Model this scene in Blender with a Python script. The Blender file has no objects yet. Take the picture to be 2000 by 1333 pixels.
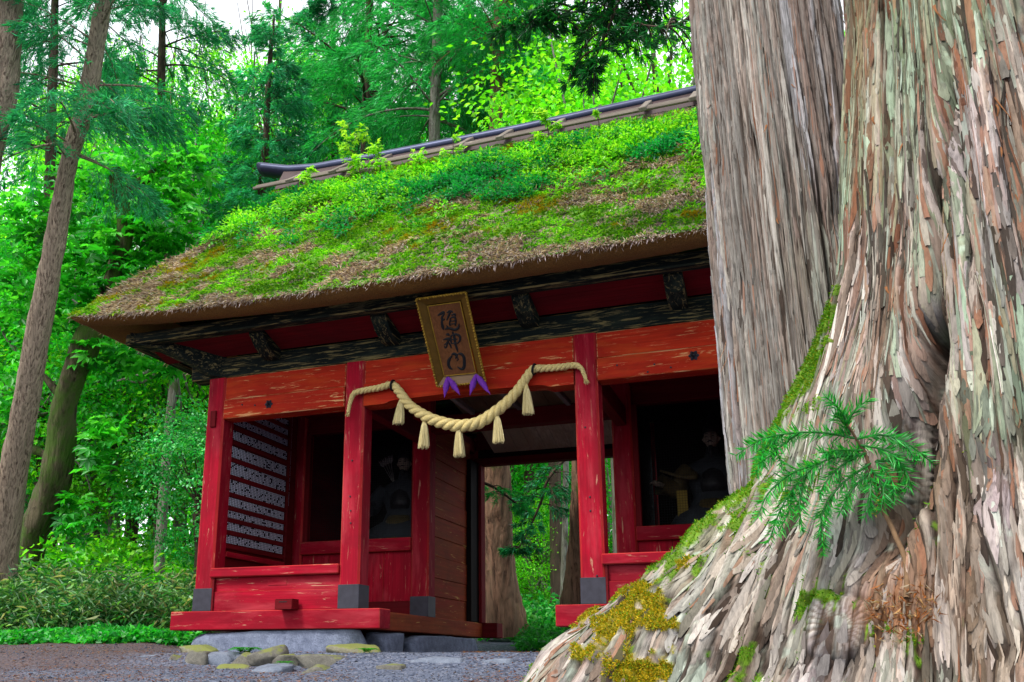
import bpy, bmesh, math, random
import numpy as np
from mathutils import Vector, Matrix, Euler

random.seed(7)
S = bpy.context.scene
COL = S.collection
R = math.radians

# ------------------------------------------------------------------ camera, sky, sun, exposure
YAW, PITCH, ROLL = 0.3662, 0.25451, 0.0037
FPX, PPX, PPY = 1791.56, 874.4, 825.4          # focal length and principal point, in pixels of a 2000 px wide picture
CAM = np.array([4.985, -9.767, -0.587])
FW = np.array([-math.sin(YAW) * math.cos(PITCH), math.cos(YAW) * math.cos(PITCH), math.sin(PITCH)])
_r = np.array([math.cos(YAW), math.sin(YAW), 0.0])
_u = np.cross(_r, FW)
RT = math.cos(ROLL) * _r + math.sin(ROLL) * _u
UP = -math.sin(ROLL) * _r + math.cos(ROLL) * _u
cd = bpy.data.cameras.new('camera')
cam = bpy.data.objects.new('camera', cd)
COL.objects.link(cam)
M = Matrix.Identity(4)
for i in range(3):
    M[i][0], M[i][1], M[i][2], M[i][3] = RT[i], UP[i], -FW[i], CAM[i]
cam.matrix_world = M
cd.sensor_width = 36
cd.lens = FPX / 2000 * 36
cd.shift_x = (1000 - PPX) / 2000
cd.shift_y = (PPY - 666.5) / 2000
cd.clip_start = 0.05
cd.clip_end = 2000
S.camera = cam

SUN_EL, SUN_AZ = R(52), R(205)                 # azimuth clockwise from +Y: high, behind the camera and a little to its left
wd = bpy.data.worlds.new('World')
S.world = wd
wd.use_nodes = True
wn = wd.node_tree
sky = wn.nodes.new('ShaderNodeTexSky')
sky.sky_type = 'NISHITA'
sky.sun_disc = False
sky.sun_elevation = SUN_EL
sky.sun_rotation = SUN_AZ
sky.dust_density = 4.0
sky.ozone_density = 0.6
sky.air_density = 1.0
cloud = wn.nodes.new('ShaderNodeMix')          # thin even cloud over the whole sky
cloud.data_type = 'RGBA'
cloud.inputs[0].default_value = .8
cloud.inputs[7].default_value = (4.9, 5.1, 5.3, 1)
wn.links.new(sky.outputs[0], cloud.inputs[6])
wn.links.new(cloud.outputs[2], wn.nodes['Background'].inputs[0])
wn.nodes['Background'].inputs[1].default_value = 0.15
sl = bpy.data.lights.new('sun', 'SUN')
sl.energy = 1.5
sl.angle = R(10)
sl.color = (1.0, 0.96, 0.9)
sun = bpy.data.objects.new('sun', sl)
COL.objects.link(sun)
sd = Vector((math.sin(SUN_AZ) * math.cos(SUN_EL), math.cos(SUN_AZ) * math.cos(SUN_EL), math.sin(SUN_EL)))
sun.rotation_euler = sd.to_track_quat('Z', 'Y').to_euler()
S.view_settings.view_transform = 'Standard'
S.view_settings.look = 'None'
S.view_settings.gamma = 1
S.view_settings.use_curve_mapping = False
S.view_settings.exposure = 1.35
cy = S.cycles
cy.max_bounces = 6
cy.diffuse_bounces = 4
cy.glossy_bounces = 2
cy.transmission_bounces = 3
cy.transparent_max_bounces = 4
cy.caustics_reflective = False
cy.caustics_refractive = False
cy.sample_clamp_indirect = 6


# ------------------------------------------------------------------ surveying: where a sight line of the photograph meets a plane
def ray(x, y):
    return FW + RT * ((x - PPX) / FPX) - UP * ((y - PPY) / FPX)


def at(x, y, D):
    return CAM + ray(x, y) * D


def onY(x, y, Y):
    v = ray(x, y)
    return CAM + v * ((Y - CAM[1]) / v[1])


# ------------------------------------------------------------------ noise
def _h(i, j, k, s):
    with np.errstate(over='ignore'):
        n = (i.astype(np.int64) * 374761393 + j.astype(np.int64) * 668265263 + k.astype(np.int64) * 2147483647 + s * 1274126177)
        n = (n ^ (n >> 13)) * 1274126177
        n = n ^ (n >> 16)
    return (n & 0xFFFFFF).astype(np.float64) / 0xFFFFFF


def vn(P, scale=1.0, seed=0):
    P = np.asarray(P, float) * scale
    i = np.floor(P).astype(np.int64)
    f = P - i
    f = f * f * (3 - 2 * f)
    r = 0
    for dx in (0, 1):
        wx = f[:, 0] if dx else 1 - f[:, 0]
        for dy in (0, 1):
            wy = f[:, 1] if dy else 1 - f[:, 1]
            for dz in (0, 1):
                wz = f[:, 2] if dz else 1 - f[:, 2]
                r = r + wx * wy * wz * _h(i[:, 0] + dx, i[:, 1] + dy, i[:, 2] + dz, seed)
    return r


def fbm(P, scale=1.0, octs=4, seed=0, gain=0.5):
    r, a, t = 0, 1.0, 0
    for o in range(octs):
        r = r + a * vn(P, scale * 2 ** o, seed + o * 17)
        t += a
        a *= gain
    return r / t


def worley(a, s, seed=0):
    i0, j0 = np.floor(a).astype(np.int64), np.floor(s).astype(np.int64)
    F1 = np.full(a.shape, 9.0); F2 = np.full(a.shape, 9.0); idr = np.zeros(a.shape); cx = np.zeros(a.shape); cyy = np.zeros(a.shape)
    z = np.zeros_like(i0)
    for di in (-1, 0, 1):
        for dj in (-1, 0, 1):
            i, j = i0 + di, j0 + dj
            x = i + 0.15 + 0.7 * _h(i, j, z, seed); y = j + 0.1 + 0.8 * _h(i, j, z + 1, seed)
            d = np.sqrt((a - x) ** 2 + (s - y) ** 2)
            n = d < F1
            F2 = np.where(n, F1, np.minimum(F2, d))
            idr = np.where(n, _h(i, j, z + 2, seed), idr)
            cx = np.where(n, a - x, cx); cyy = np.where(n, s - y, cyy)
            F1 = np.where(n, d, F1)
    return F1, F2, idr, cx, cyy


def sst(a, b, x):
    t = np.clip((x - a) / (b - a), 0, 1)
    return t * t * (3 - 2 * t)


def gz(x, y):
    """Height of the ground."""
    x = np.asarray(x, float); y = np.asarray(y, float)
    D = (x - CAM[0]) * FW[0] / math.cos(PITCH) + (y - CAM[1]) * FW[1] / math.cos(PITCH)
    z = np.interp(D, [-40, 0, 4, 7, 10.0, 10.8, 11.3, 13, 16, 20, 30, 45, 80, 200, 900], [-2.0, -1.25, -1.0, -.79, -.70, -.655, -.54, -.37, -.15, .3, 2.2, 4.2, 8, 14, 20])
    zb = np.interp(D, [0, 16, 20, 30, 45, 900], [-.5, -.35, -.05, .5, 1.5, 12])
    w = sst(-5.0, -2.0, x) * sst(8.5, 12.0, D)                # flatter behind and beside the gate
    z = z * (1 - w) + np.minimum(z, zb) * w
    dx = np.maximum(np.maximum(-2.4 - x, x - 5.4), 0); dy = np.maximum(np.maximum(-.25 - y, y - 5.2), 0)
    q = np.where((y < 0) & (x < .3), .022, .5)                # a low kerb of stones holds the plinth up on the left
    k = np.exp(-(dx * dx + dy * dy) / q)
    z = z * (1 - k) + (-.505) * k
    P = np.stack([x.ravel(), y.ravel(), np.zeros(x.size)], 1)
    z = z + (fbm(P, 0.35, 3, 5).reshape(x.shape) - .5) * np.interp(D, [0, 10, 14, 25, 60], [.16, .07, .15, .6, 2.0]) * (1 - .6 * k)
    z = z + (fbm(P, 2.5, 2, 9).reshape(x.shape) - .5) * .03
    # gravel mound behind the passage
    return z


def gzp(x, y):
    return float(gz(np.array([x]), np.array([y]))[0])


def place(px, D):
    v = ray(px, 1291.6)
    p = CAM + v * D
    return np.array([p[0], p[1], gzp(p[0], p[1])])


# ------------------------------------------------------------------ scene bookkeeping
def tag(o, label=None, cat=None, group=None, kind=None):
    for k, v in (('label', label), ('category', cat), ('group', group), ('kind', kind)):
        if v:
            o[k] = v
    return o


def thing(name, loc, label, cat, group=None, rz=0):
    o = bpy.data.objects.new(name, None)
    o.empty_display_size = .2
    o.location = Vector([float(c) for c in loc])
    o.rotation_euler = (0, 0, rz)
    COL.objects.link(o)
    return tag(o, label, cat, group)


def link(name, me, parent=None, loc=(0, 0, 0), rot=(0, 0, 0), scl=(1, 1, 1)):
    o = bpy.data.objects.new(name, me)
    o.location = loc; o.rotation_euler = rot; o.scale = scl
    if parent is not None:
        o.parent = parent
    COL.objects.link(o)
    return o


def origin(parent):
    p = np.zeros(3)
    while parent is not None:
        p = p + np.array(parent.location); parent = parent.parent
    return p


def mesh_np(name, V, F, mats, parent=None, col=None, smooth=True, midx=None, world=True):
    """One mesh object from arrays. F: (n,3) or (n,4) or a list of such arrays."""
    V = np.asarray(V, np.float32)
    if world and parent is not None:
        V = V - origin(parent).astype(np.float32)
    Fs = F if isinstance(F, list) else [F]
    Fs = [np.asarray(f, np.int32) for f in Fs if len(f)]
    me = bpy.data.meshes.new(name)
    me.vertices.add(len(V))
    me.vertices.foreach_set('co', V.ravel())
    nl = sum(f.size for f in Fs); nf = sum(len(f) for f in Fs)
    me.loops.add(nl)
    me.loops.foreach_set('vertex_index', np.concatenate([f.ravel() for f in Fs]))
    me.polygons.add(nf)
    tot = np.concatenate([np.full(len(f), f.shape[1], np.int32) for f in Fs])
    st = np.concatenate([[0], np.cumsum(tot)[:-1]]).astype(np.int32)
    me.polygons.foreach_set('loop_start', st)
    if smooth:
        me.polygons.foreach_set('use_smooth', np.ones(nf, bool))
    for m in (mats if isinstance(mats, (list, tuple)) else [mats]):
        me.materials.append(m)
    if midx is not None:
        me.polygons.foreach_set('material_index', np.asarray(midx, np.int32))
    if col is not None:
        a = me.color_attributes.new('col', 'FLOAT_COLOR', 'POINT')
        c = np.ones((len(V), 4), np.float32); c[:, :3] = col
        a.data.foreach_set('color', c.ravel())
    me.update(calc_edges=True)
    return link(name, me, parent)


class MB:
    """Collects shapes into one mesh; faces 0 = body, 1 = worn edge."""
    def __init__(s):
        s.V = []; s.F = []; s.M = []

    def add(s, V, F, m=0):
        n = len(s.V)
        s.V += [tuple(float(c) for c in v) for v in V]
        for f in F:
            s.F.append(tuple(n + i for i in f)); s.M.append(m)

    def box(s, lo, hi, b=.008, mat=None, T=None):
        """Chamfered box."""
        lo = np.array(lo, float); hi = np.array(hi, float)
        b = min(b, *(0.3 * (hi - lo)))
        V = {}
        L = []
        for sx in (0, 1):
            for sy in (0, 1):
                for sz in (0, 1):
                    c = np.array([(lo, hi)[sx][0], (lo, hi)[sy][1], (lo, hi)[sz][2]])
                    d = np.array([1 - 2 * sx, 1 - 2 * sy, 1 - 2 * sz]) * b
                    for ax in range(3):
                        p = c + d
                        p[ax] = c[ax]
                        V[sx, sy, sz, ax] = len(L)
                        L.append(p)
        F = []; E = []
        def q(sx, sy, sz, ax): return V[sx, sy, sz, ax]
        for ax in range(3):
            for sg in (0, 1):
                a, c = (ax + 1) % 3, (ax + 2) % 3
                lst = []
                for (i, j) in ((0, 0), (1, 0), (1, 1), (0, 1)):
                    k = [0, 0, 0]; k[ax] = sg; k[a] = i; k[c] = j
                    lst.append(q(*k, ax))
                F.append(lst if sg else lst[::-1])
        for ax in range(3):                     # edges parallel to ax
            a, c = (ax + 1) % 3, (ax + 2) % 3
            for i in (0, 1):
                for j in (0, 1):
                    k0 = [0, 0, 0]; k0[a] = i; k0[c] = j; k1 = list(k0); k1[ax] = 1
                    f = [q(*k0, a), q(*k1, a), q(*k1, c), q(*k0, c)]
                    E.append(f if (i == j) else f[::-1])
        for sx in (0, 1):
            for sy in (0, 1):
                for sz in (0, 1):
                    f = [q(sx, sy, sz, 0), q(sx, sy, sz, 1), q(sx, sy, sz, 2)]
                    E.append(f if (sx + sy + sz) % 2 else f[::-1])
        if T is not None:
            L = [T @ Vector(p) for p in L]
        n = len(s.V)
        s.V += [tuple(p) for p in L]
        for f in F: s.F.append(tuple(n + i for i in f)); s.M.append(0)
        for f in E: s.F.append(tuple(n + i for i in f)); s.M.append(1)
        return s

    def tube(s, pts, rad, n=10, cap=True, m=0):
        V, F = tube_arrays(pts, rad, n)
        k = len(pts)
        F = [tuple(f) for f in F]
        if cap:
            F.append(tuple(range(n))[::-1]); F.append(tuple((k - 1) * n + i for i in range(n)))
        s.add(V, F, m)
        return s

    def build(s, name, mats, parent=None, smooth=False):
        me = bpy.data.meshes.new(name)
        o = origin(parent) if parent is not None else np.zeros(3)
        me.from_pydata([tuple(np.array(v) - o) for v in s.V], [], s.F)
        for m in (mats if isinstance(mats, (list, tuple)) else [mats]): me.materials.append(m)
        nm = len(me.materials)
        me.polygons.foreach_set('material_index', [min(m, nm - 1) for m in s.M])
        if smooth: me.polygons.foreach_set('use_smooth', [True] * len(me.polygons))
        me.update()
        return link(name, me, parent)


def tube_arrays(pts, rad, n=10, twist=0):
    pts = np.asarray(pts, float); k = len(pts)
    rad = np.full(k, rad, float) if np.isscalar(rad) else np.asarray(rad, float)
    T = np.gradient(pts, axis=0); T /= np.linalg.norm(T, axis=1)[:, None] + 1e-9
    ref = np.array([0, 0, 1.0]) if abs(T[0][2]) < .9 else np.array([1.0, 0, 0])
    N = np.zeros_like(T); b = np.cross(T[0], ref); N[0] = b / np.linalg.norm(b)
    for i in range(1, k):
        v = N[i - 1] - T[i] * (N[i - 1] @ T[i]); N[i] = v / (np.linalg.norm(v) + 1e-9)
    B = np.cross(T, N)
    th = np.linspace(0, 2 * np.pi, n, endpoint=False)
    V = pts[:, None, :] + rad[:, None, None] * (np.cos(th)[None, :, None] * N[:, None, :] + np.sin(th)[None, :, None] * B[:, None, :])
    i = np.arange(k - 1)[:, None] * n; j = np.arange(n)[None, :]; j2 = (j + 1) % n
    F = np.stack([i + j, i + j2, i + n + j2, i + n + j], -1).reshape(-1, 4)
    return V.reshape(-1, 3), F


def spline(pts, n):
    """Catmull-Rom through the points."""
    P = np.asarray(pts, float)
    P = np.vstack([2 * P[0] - P[1], P, 2 * P[-1] - P[-2]])
    out = []
    m = len(P) - 3
    for t in np.linspace(0, m - 1e-6, n):
        i = int(t); f = t - i
        a, b, c, d = P[i:i + 4]
        out.append(.5 * ((2 * b) + (c - a) * f + (2 * a - 5 * b + 4 * c - d) * f * f + (3 * b - a - 3 * c + d) * f ** 3))
    return np.array(out)


def unit(v):
    return v / (np.linalg.norm(v, axis=-1, keepdims=True) + 1e-9)


def kites(P, D, N, L, W, bend=0.0, mid=.45):
    """Leaf blades: base P, pointing D, face normal about N, length L, width W: four vertices, two triangles folded at the midrib."""
    n = len(P)
    D = unit(D); X = unit(np.cross(D, N)); Nn = np.cross(X, D)
    L = np.broadcast_to(np.asarray(L, float), (n,))[:, None]; W = np.broadcast_to(np.asarray(W, float), (n,))[:, None]
    m = P + D * L * mid
    tip = P + D * L - Nn * L * bend
    V = np.stack([P, m + X * W * .5 + Nn * W * .12, tip, m - X * W * .5 + Nn * W * .12], 1).reshape(-1, 3)
    i = np.arange(n)[:, None] * 4
    F = np.concatenate([i + np.array([[0, 1, 2]]), i + np.array([[0, 2, 3]])], 1).reshape(-1, 3)
    return V, F


def rep4(c):
    return np.repeat(c, 4, axis=0)


rng = np.random.default_rng(11)


def rsph(n):
    return unit(rng.normal(size=(n, 3)))


# ------------------------------------------------------------------ materials
def hx(s):
    c = [int(s[i:i + 2], 16) / 255 for i in (0, 2, 4)]
    return tuple(x / 12.92 if x <= .04045 else ((x + .055) / 1.055) ** 2.4 for x in c)


class NT:
    def __init__(s, name):
        s.m = bpy.data.materials.new(name); s.m.use_nodes = True
        s.t = s.m.node_tree; s.n = s.t.nodes
        s.b = s.n['Principled BSDF']; s.b.inputs['Specular IOR Level'].default_value = .25
        s.pos = s.n.new('ShaderNodeNewGeometry').outputs['Position']

    def L(s, a, b): s.t.links.new(a, b)

    def vec(s, sc, loc=(0, 0, 0), rot=(0, 0, 0), src=None):
        m = s.n.new('ShaderNodeMapping'); s.L(src or s.pos, m.inputs[0])
        m.inputs['Scale'].default_value = sc; m.inputs['Location'].default_value = loc; m.inputs['Rotation'].default_value = rot
        return m.outputs[0]

    def noise(s, scale=(1, 1, 1), detail=4, rough=.55, dist=0, loc=(0, 0, 0), src=None):
        t = s.n.new('ShaderNodeTexNoise'); s.L(s.vec(scale, loc, src=src), t.inputs['Vector'])
        t.inputs['Scale'].default_value = 1; t.inputs['Detail'].default_value = detail; t.inputs['Roughness'].default_value = rough; t.inputs['Distortion'].default_value = dist
        return t.outputs['Fac']

    def vor(s, scale, feat='F1', out='Distance', src=None):
        t = s.n.new('ShaderNodeTexVoronoi'); t.feature = feat; s.L(s.vec(scale, src=src), t.inputs['Vector']); t.inputs['Scale'].default_value = 1
        return t.outputs[out]

    def ramp(s, f, stops, interp='LINEAR'):
        r = s.n.new('ShaderNodeValToRGB'); s.L(f, r.inputs[0]); e = r.color_ramp; e.interpolation = interp
        while len(e.elements) < len(stops): e.elements.new(.5)
        for el, (p, c) in zip(e.elements, stops):
            el.position = p; el.color = (*((c, c, c) if isinstance(c, (int, float)) else c), 1)
        return r.outputs[0]

    def mix(s, f, a, b, mode='MIX'):
        m = s.n.new('ShaderNodeMix'); m.data_type = 'RGBA'; m.blend_type = mode
        for sock, v in ((m.inputs[0], f), (m.inputs[6], a), (m.inputs[7], b)):
            if hasattr(v, 'links'): s.L(v, sock)
            elif isinstance(v, (int, float)): sock.default_value = v if sock == m.inputs[0] else (v, v, v, 1)
            else: sock.default_value = (*v, 1)
        return m.outputs[2]

    def math(s, op, a, b=None):
        m = s.n.new('ShaderNodeMath'); m.operation = op
        for i, v in ((0, a), (1, b)):
            if v is None: continue
            if hasattr(v, 'links'): s.L(v, m.inputs[i])
            else: m.inputs[i].default_value = v
        return m.outputs[0]

    def attr(s, name='col'):
        a = s.n.new('ShaderNodeAttribute'); a.attribute_name = name
        return a.outputs['Color']

    def fin(s, col, rough=.8, bump=None, dist=.01, strength=.6):
        if hasattr(col, 'links'): s.L(col, s.b.inputs['Base Color'])
        else: s.b.inputs['Base Color'].default_value = (*col, 1)
        if hasattr(rough, 'links'): s.L(rough, s.b.inputs['Roughness'])
        else: s.b.inputs['Roughness'].default_value = rough
        if bump is not None:
            b = s.n.new('ShaderNodeBump'); b.inputs['Strength'].default_value = strength; b.inputs['Distance'].default_value = dist
            s.L(bump, b.inputs['Height']); s.L(b.outputs[0], s.b.inputs['Normal'])
        return s.m


def axs(axis, along, across):
    v = [across] * 3; v[axis] = along
    return tuple(v)


def painted(name, base, alt, axis, worn=.5, bare=hx('b08a63'), pale=None, blotch=None):
    """Old paint on timber: faded streaks along the grain, chips to bare wood."""
    t = NT(name)
    g = t.noise(axs(axis, 1.2, 38), 5, .6)                         # grain
    big = t.noise(axs(axis, .5, 2.2), 4, .6, .6)
    c = t.mix(t.ramp(big, [(.38, 0), (.62, 1)]), base, alt)
    c = t.mix(t.ramp(g, [(.35, .0), (.7, .75)]), c, tuple(x * .5 for x in base))
    dirt = t.noise((1.7, 1.7, 1.7), 5, .65, .5, (2, 8, 5))
    c = t.mix(t.ramp(dirt, [(.5, 0), (.72, .6)]), c, tuple(x * .42 + .004 for x in base))
    if pale:
        f = t.noise(axs(axis, 1.1, 5), 5, .65, .4, (3, 1, 7))
        c = t.mix(t.ramp(f, [(.5, 0), (.74, .5)]), c, pale)
    ch = t.noise(axs(axis, 2.2, 26), 6, .7, 1.0, (9, 2, 4))
    c = t.mix(t.ramp(ch, [(.69 - .1 * worn, 0), (.74 - .08 * worn, .85)]), c, bare)
    if blotch:                                                    # broad worn places
        bl = t.noise(axs(axis, 1.1, 6.5), 6, .72, .8, (1, 7, 3))
        c = t.mix(t.ramp(bl, [(blotch[0], 0), (blotch[0] + .07, .8)]), c, t.mix(t.ramp(g, [(.35, 0), (.6, 1)]), blotch[1], tuple(x * .55 for x in blotch[1])))
    t.b.inputs['Specular IOR Level'].default_value = .08
    return t.fin(c, .72, g, .004, .6)


CRIM, CRIM2 = hx('a50e28'), hx('780e1e')
ORNG, ORNG2 = hx('b83018'), hx('981e12')
MAT = {}
for ax, nm in enumerate('xyz'):
    MAT['crim' + nm] = painted('crimson_paint_' + nm, CRIM, CRIM2, ax, .8, hx('b88a70'), hx('b4404a'), blotch=(.67, hx('a8505a')))
    MAT['orng' + nm] = painted('vermilion_paint_' + nm, ORNG, ORNG2, ax, 1.0, hx('cfa06a'), hx('b8501c'), blotch=(.66, hx('b5703a')))
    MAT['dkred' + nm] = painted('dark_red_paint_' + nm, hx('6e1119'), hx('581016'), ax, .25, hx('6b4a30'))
    MAT['edge' + nm] = painted('worn_edge_' + nm, hx('b02a2c'), hx('962226'), ax, 1.0, hx('b88a68'), hx('c25a50'))
    MAT['black' + nm] = painted('black_paint_' + nm, hx('16211f'), hx('101514'), ax, 1.5, hx('7d7048'), hx('3c4436'), blotch=(.60, hx('5c5640')))
    MAT['oedge' + nm] = painted('vermilion_worn_edge_' + nm, hx('b8401e'), hx('a83016'), ax, 2.0, hx('d0a878'), hx('c07a40'))
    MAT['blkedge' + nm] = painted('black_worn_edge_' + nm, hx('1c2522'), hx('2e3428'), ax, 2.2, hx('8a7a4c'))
    MAT['wood' + nm] = painted('bare_wood_' + nm, hx('a4886a'), hx('86684c'), ax, .3, hx('91795c'))
    MAT['grey' + nm] = painted('grey_wood_' + nm, hx('8a8076'), hx('6a625a'), ax, .5, hx('b3aa9c'))
    MAT['brown' + nm] = painted('brown_stained_wood_' + nm, hx('8f4420'), hx('8a2e1e'), ax, .8, hx('c9a456'))
    MAT['blkw' + nm] = painted('blackened_wood_' + nm, hx('120d0c'), hx('1a1210'), ax, .1, hx('2a1c14'))


def plain(name, c, rough=.7, metal=0, var=.35, sc=6):
    t = NT(name)
    n = t.noise((sc, sc, sc), 5, .6)
    col = t.mix(t.ramp(n, [(.3, 0), (.75, 1)]), c, tuple(x * (1 - var) for x in c))
    t.b.inputs['Metallic'].default_value = metal
    return t.fin(col, rough, n, .003, .4)


MAT['palew'] = painted('pale_ceiling_wood', hx('c4ab90'), hx('a88c70'), 1, .3, hx('c4ab90'))
MAT['iron'] = plain('dark_iron', hx('34363f'), .55, .3, .4, 14)
MAT['shoe'] = plain('sheet_metal_shoe', hx('3b3a44'), .6, .2, .45, 9)
MAT['ridge'] = plain('ridge_sheet_metal', hx('3a4058'), .42, .55, .4, 3)
MAT['rust'] = plain('ridge_side_metal', hx('4a3a3a'), .6, .2, .5, 4)
MAT['gold'] = plain('gilded_wood', hx('a8842a'), .5, .15, .5, 22)
MAT['golddk'] = plain('gilded_field', hx('6b4d14'), .55, .1, .4, 12)
MAT['plaque'] = painted('plaque_board', hx('7a4e30'), hx('684026'), 2, .05)
MAT['ink'] = plain('ink', hx('121216'), .6, 0, .2, 20)
MAT['purple'] = plain('purple_cloth', hx('6a2a9c'), .75, 0, .35, 30)
MAT['paper'] = plain('paper', hx('8f7a34'), .8, 0, .2, 5)
MAT['statue_skin'] = plain('painted_skin', hx('a59482'), .6, 0, .3, 14)
MAT['statue_black'] = plain('lacquer_black', hx('1c1c20'), .45, 0, .3, 10)
MAT['statue_robe'] = plain('robe_cloth', hx('30363c'), .8, 0, .4, 8)
MAT['statue_gold'] = plain('robe_gold', hx('5c5030'), .6, .1, .5, 16)
MAT['arrow'] = plain('arrow_white', hx('85807a'), .7, 0, .2, 8)


def leafmat(name, tint=(1, 1, 1), trans=.45, gloss=.5):
    t = NT(name)
    a = t.attr()
    n = t.noise((1.3, 1.3, 1.3), 2, .5)
    c = t.mix(1.0, a, t.ramp(n, [(.3, tuple(.72 * x for x in tint)), (.7, tuple(1.18 * x for x in tint))]), 'MULTIPLY')
    d = t.n.new('ShaderNodeBsdfDiffuse'); tr = t.n.new('ShaderNodeBsdfTranslucent')
    t.L(c, d.inputs[0]); t.L(t.mix(1.0, c, (1.5, 1.4, .6), 'MULTIPLY'), tr.inputs[0])
    m = t.n.new('ShaderNodeMixShader'); m.inputs[0].default_value = trans
    t.L(d.outputs[0], m.inputs[1]); t.L(tr.outputs[0], m.inputs[2])
    g = t.n.new('ShaderNodeBsdfGlossy'); g.inputs['Roughness'].default_value = .45
    g.inputs[0].default_value = (.9, 1, .95, 1)
    m2 = t.n.new('ShaderNodeMixShader'); m2.inputs[0].default_value = .06 * gloss
    t.L(m.outputs[0], m2.inputs[1]); t.L(g.outputs[0], m2.inputs[2])
    t.L(m2.outputs[0], t.n['Material Output'].inputs[0])
    return t.m


LEAF = leafmat('leaf', trans=.52)
NEEDLE = leafmat('needle', trans=.42, gloss=.6)
MOSSM = leafmat('moss_blade', trans=.25, gloss=.1)


def barkmat(name, c1, c2, c3, moss=0.0, sc=1.0):
    t = NT(name)
    g = t.noise((16 * sc, 16 * sc, 1.5 * sc), 6, .62, .4)
    p = t.noise((5 * sc, 5 * sc, .8 * sc), 4, .6, .3)
    c = t.mix(t.ramp(g, [(.38, 0), (.56, 1)]), c3, c1)
    c = t.mix(t.ramp(p, [(.4, 0), (.65, .8)]), c, c2)
    if moss:
        mm = t.noise((2.2, 2.2, 1.4), 5, .65, .3, (4, 4, 1))
        c = t.mix(t.ramp(mm, [(.62 - .25 * moss, 0), (.72 - .2 * moss, .9)]), c, hx('3f5a1c'))
    return t.fin(c, .9, g, .06, 1)


BARK_CEDAR = barkmat('cedar_bark', hx('b3a08c'), hx('958675'), hx('4a3a30'), 0, 2.2)
BARK_RED = barkmat('reddish_cedar_bark', hx('94705a'), hx('866c58'), hx('3c2a20'), .2)
BARK_MOSS = barkmat('mossy_bark', hx('5d5342'), hx('4a4a30'), hx('2e251c'), .75)
BARK_GREY = barkmat('grey_bark', hx('8f8d85'), hx('6f6a60'), hx('57504a'), .3)
BARK_DARK = barkmat('dark_bark', hx('5a4a3e'), hx('4a4038'), hx('30261f'), .2)


def giantbark(name):
    t = NT(name)
    a = t.attr()
    def av(nm):
        q = t.n.new('ShaderNodeAttribute'); q.attribute_name = nm
        return q.outputs['Vector']
    sp = t.n.new('ShaderNodeSeparateXYZ'); t.L(av('rootness'), sp.inputs[0])
    n = t.mix(sp.outputs[0], t.noise((75, 6, 1), 7, .72, .3, src=av('fibre')), t.noise((75, 6, 1), 7, .72, .3, src=av('root_fibre')))
    n2 = t.noise((9, 9, 5), 5, .6)
    c = t.mix(1.0, a, t.ramp(n, [(.32, .4), (.5, 1.0), (.72, 1.4)]), 'MULTIPLY')
    c = t.mix(1.0, c, t.ramp(n2, [(.3, (.8, .78, .74)), (.7, (1.12, 1.12, 1.14))]), 'MULTIPLY')
    return t.fin(c, .88, n, .012, 1.0)


GIANT = giantbark('giant_bark')
# ==================================================================== PART 2
# ==================================================================== THE GROUND
def build_ground():
    # fine sheet near the gate, coarser rings to the horizon: one grid with graded spacing
    def graded(c, fine, span, far, step):
        a = np.arange(-span, span + 1e-6, step)
        b = []
        x = span; d = step
        while x < far:
            d *= 1.22; x += d; b.append(x)
        return c + np.concatenate([-np.array(b[::-1]), a, np.array(b)])
    xs = graded(0.5, 0, 9.5, 700, .115); ys = graded(1.5, 0, 11.5, 700, .115)
    X, Y = np.meshgrid(xs, ys, indexing='ij')
    Z = gz(X, Y)
    P = np.stack([X.ravel(), Y.ravel(), Z.ravel()], 1)
    nx, ny = X.shape
    i = np.arange(nx - 1)[:, None] * ny; j = np.arange(ny - 1)[None, :]
    F = np.stack([i + j, i + ny + j, i + ny + j + 1, i + j + 1], -1).reshape(-1, 4)
    t = NT('gravel_and_soil')
    big = t.noise((.7, .7, .7), 4, .6, .5)
    fine = t.noise((26, 26, 26), 4, .7)
    peb = t.vor((42, 42, 42), 'F1', 'Color')
    pebd = t.vor((42, 42, 42), 'F1', 'Distance')
    hsv = t.n.new('ShaderNodeSeparateColor'); t.L(peb, hsv.inputs[0])
    stone = t.ramp(hsv.outputs[0], [(0, hx('363c4c')), (.4, hx('4e5668')), (.75, hx('626a7e')), (1, hx('787a84'))])
    soil = t.ramp(fine, [(.3, hx('342a2c')), (.55, hx('584642')), (.75, hx('765a50'))])
    # litter lies more thickly on the left of the path and among the trees
    sep = t.n.new('ShaderNodeSeparateXYZ'); t.L(t.pos, sep.inputs[0])
    g1 = t.math('MULTIPLY', t.math('ADD', sep.outputs[0], 1.5), -.16)
    f = t.math('ADD', t.math('ADD', big, g1), t.math('MULTIPLY', t.math('SUBTRACT', fine, .5), .9))
    c = t.mix(t.ramp(f, [(.46, 0), (.70, .8)]), stone, soil)
    t.fin(c, .9, t.math('SUBTRACT', fine, pebd), .012, .9)
    o = mesh_np('ground', P, F, t.m)
    tag(o, kind='structure')


build_ground()


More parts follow.
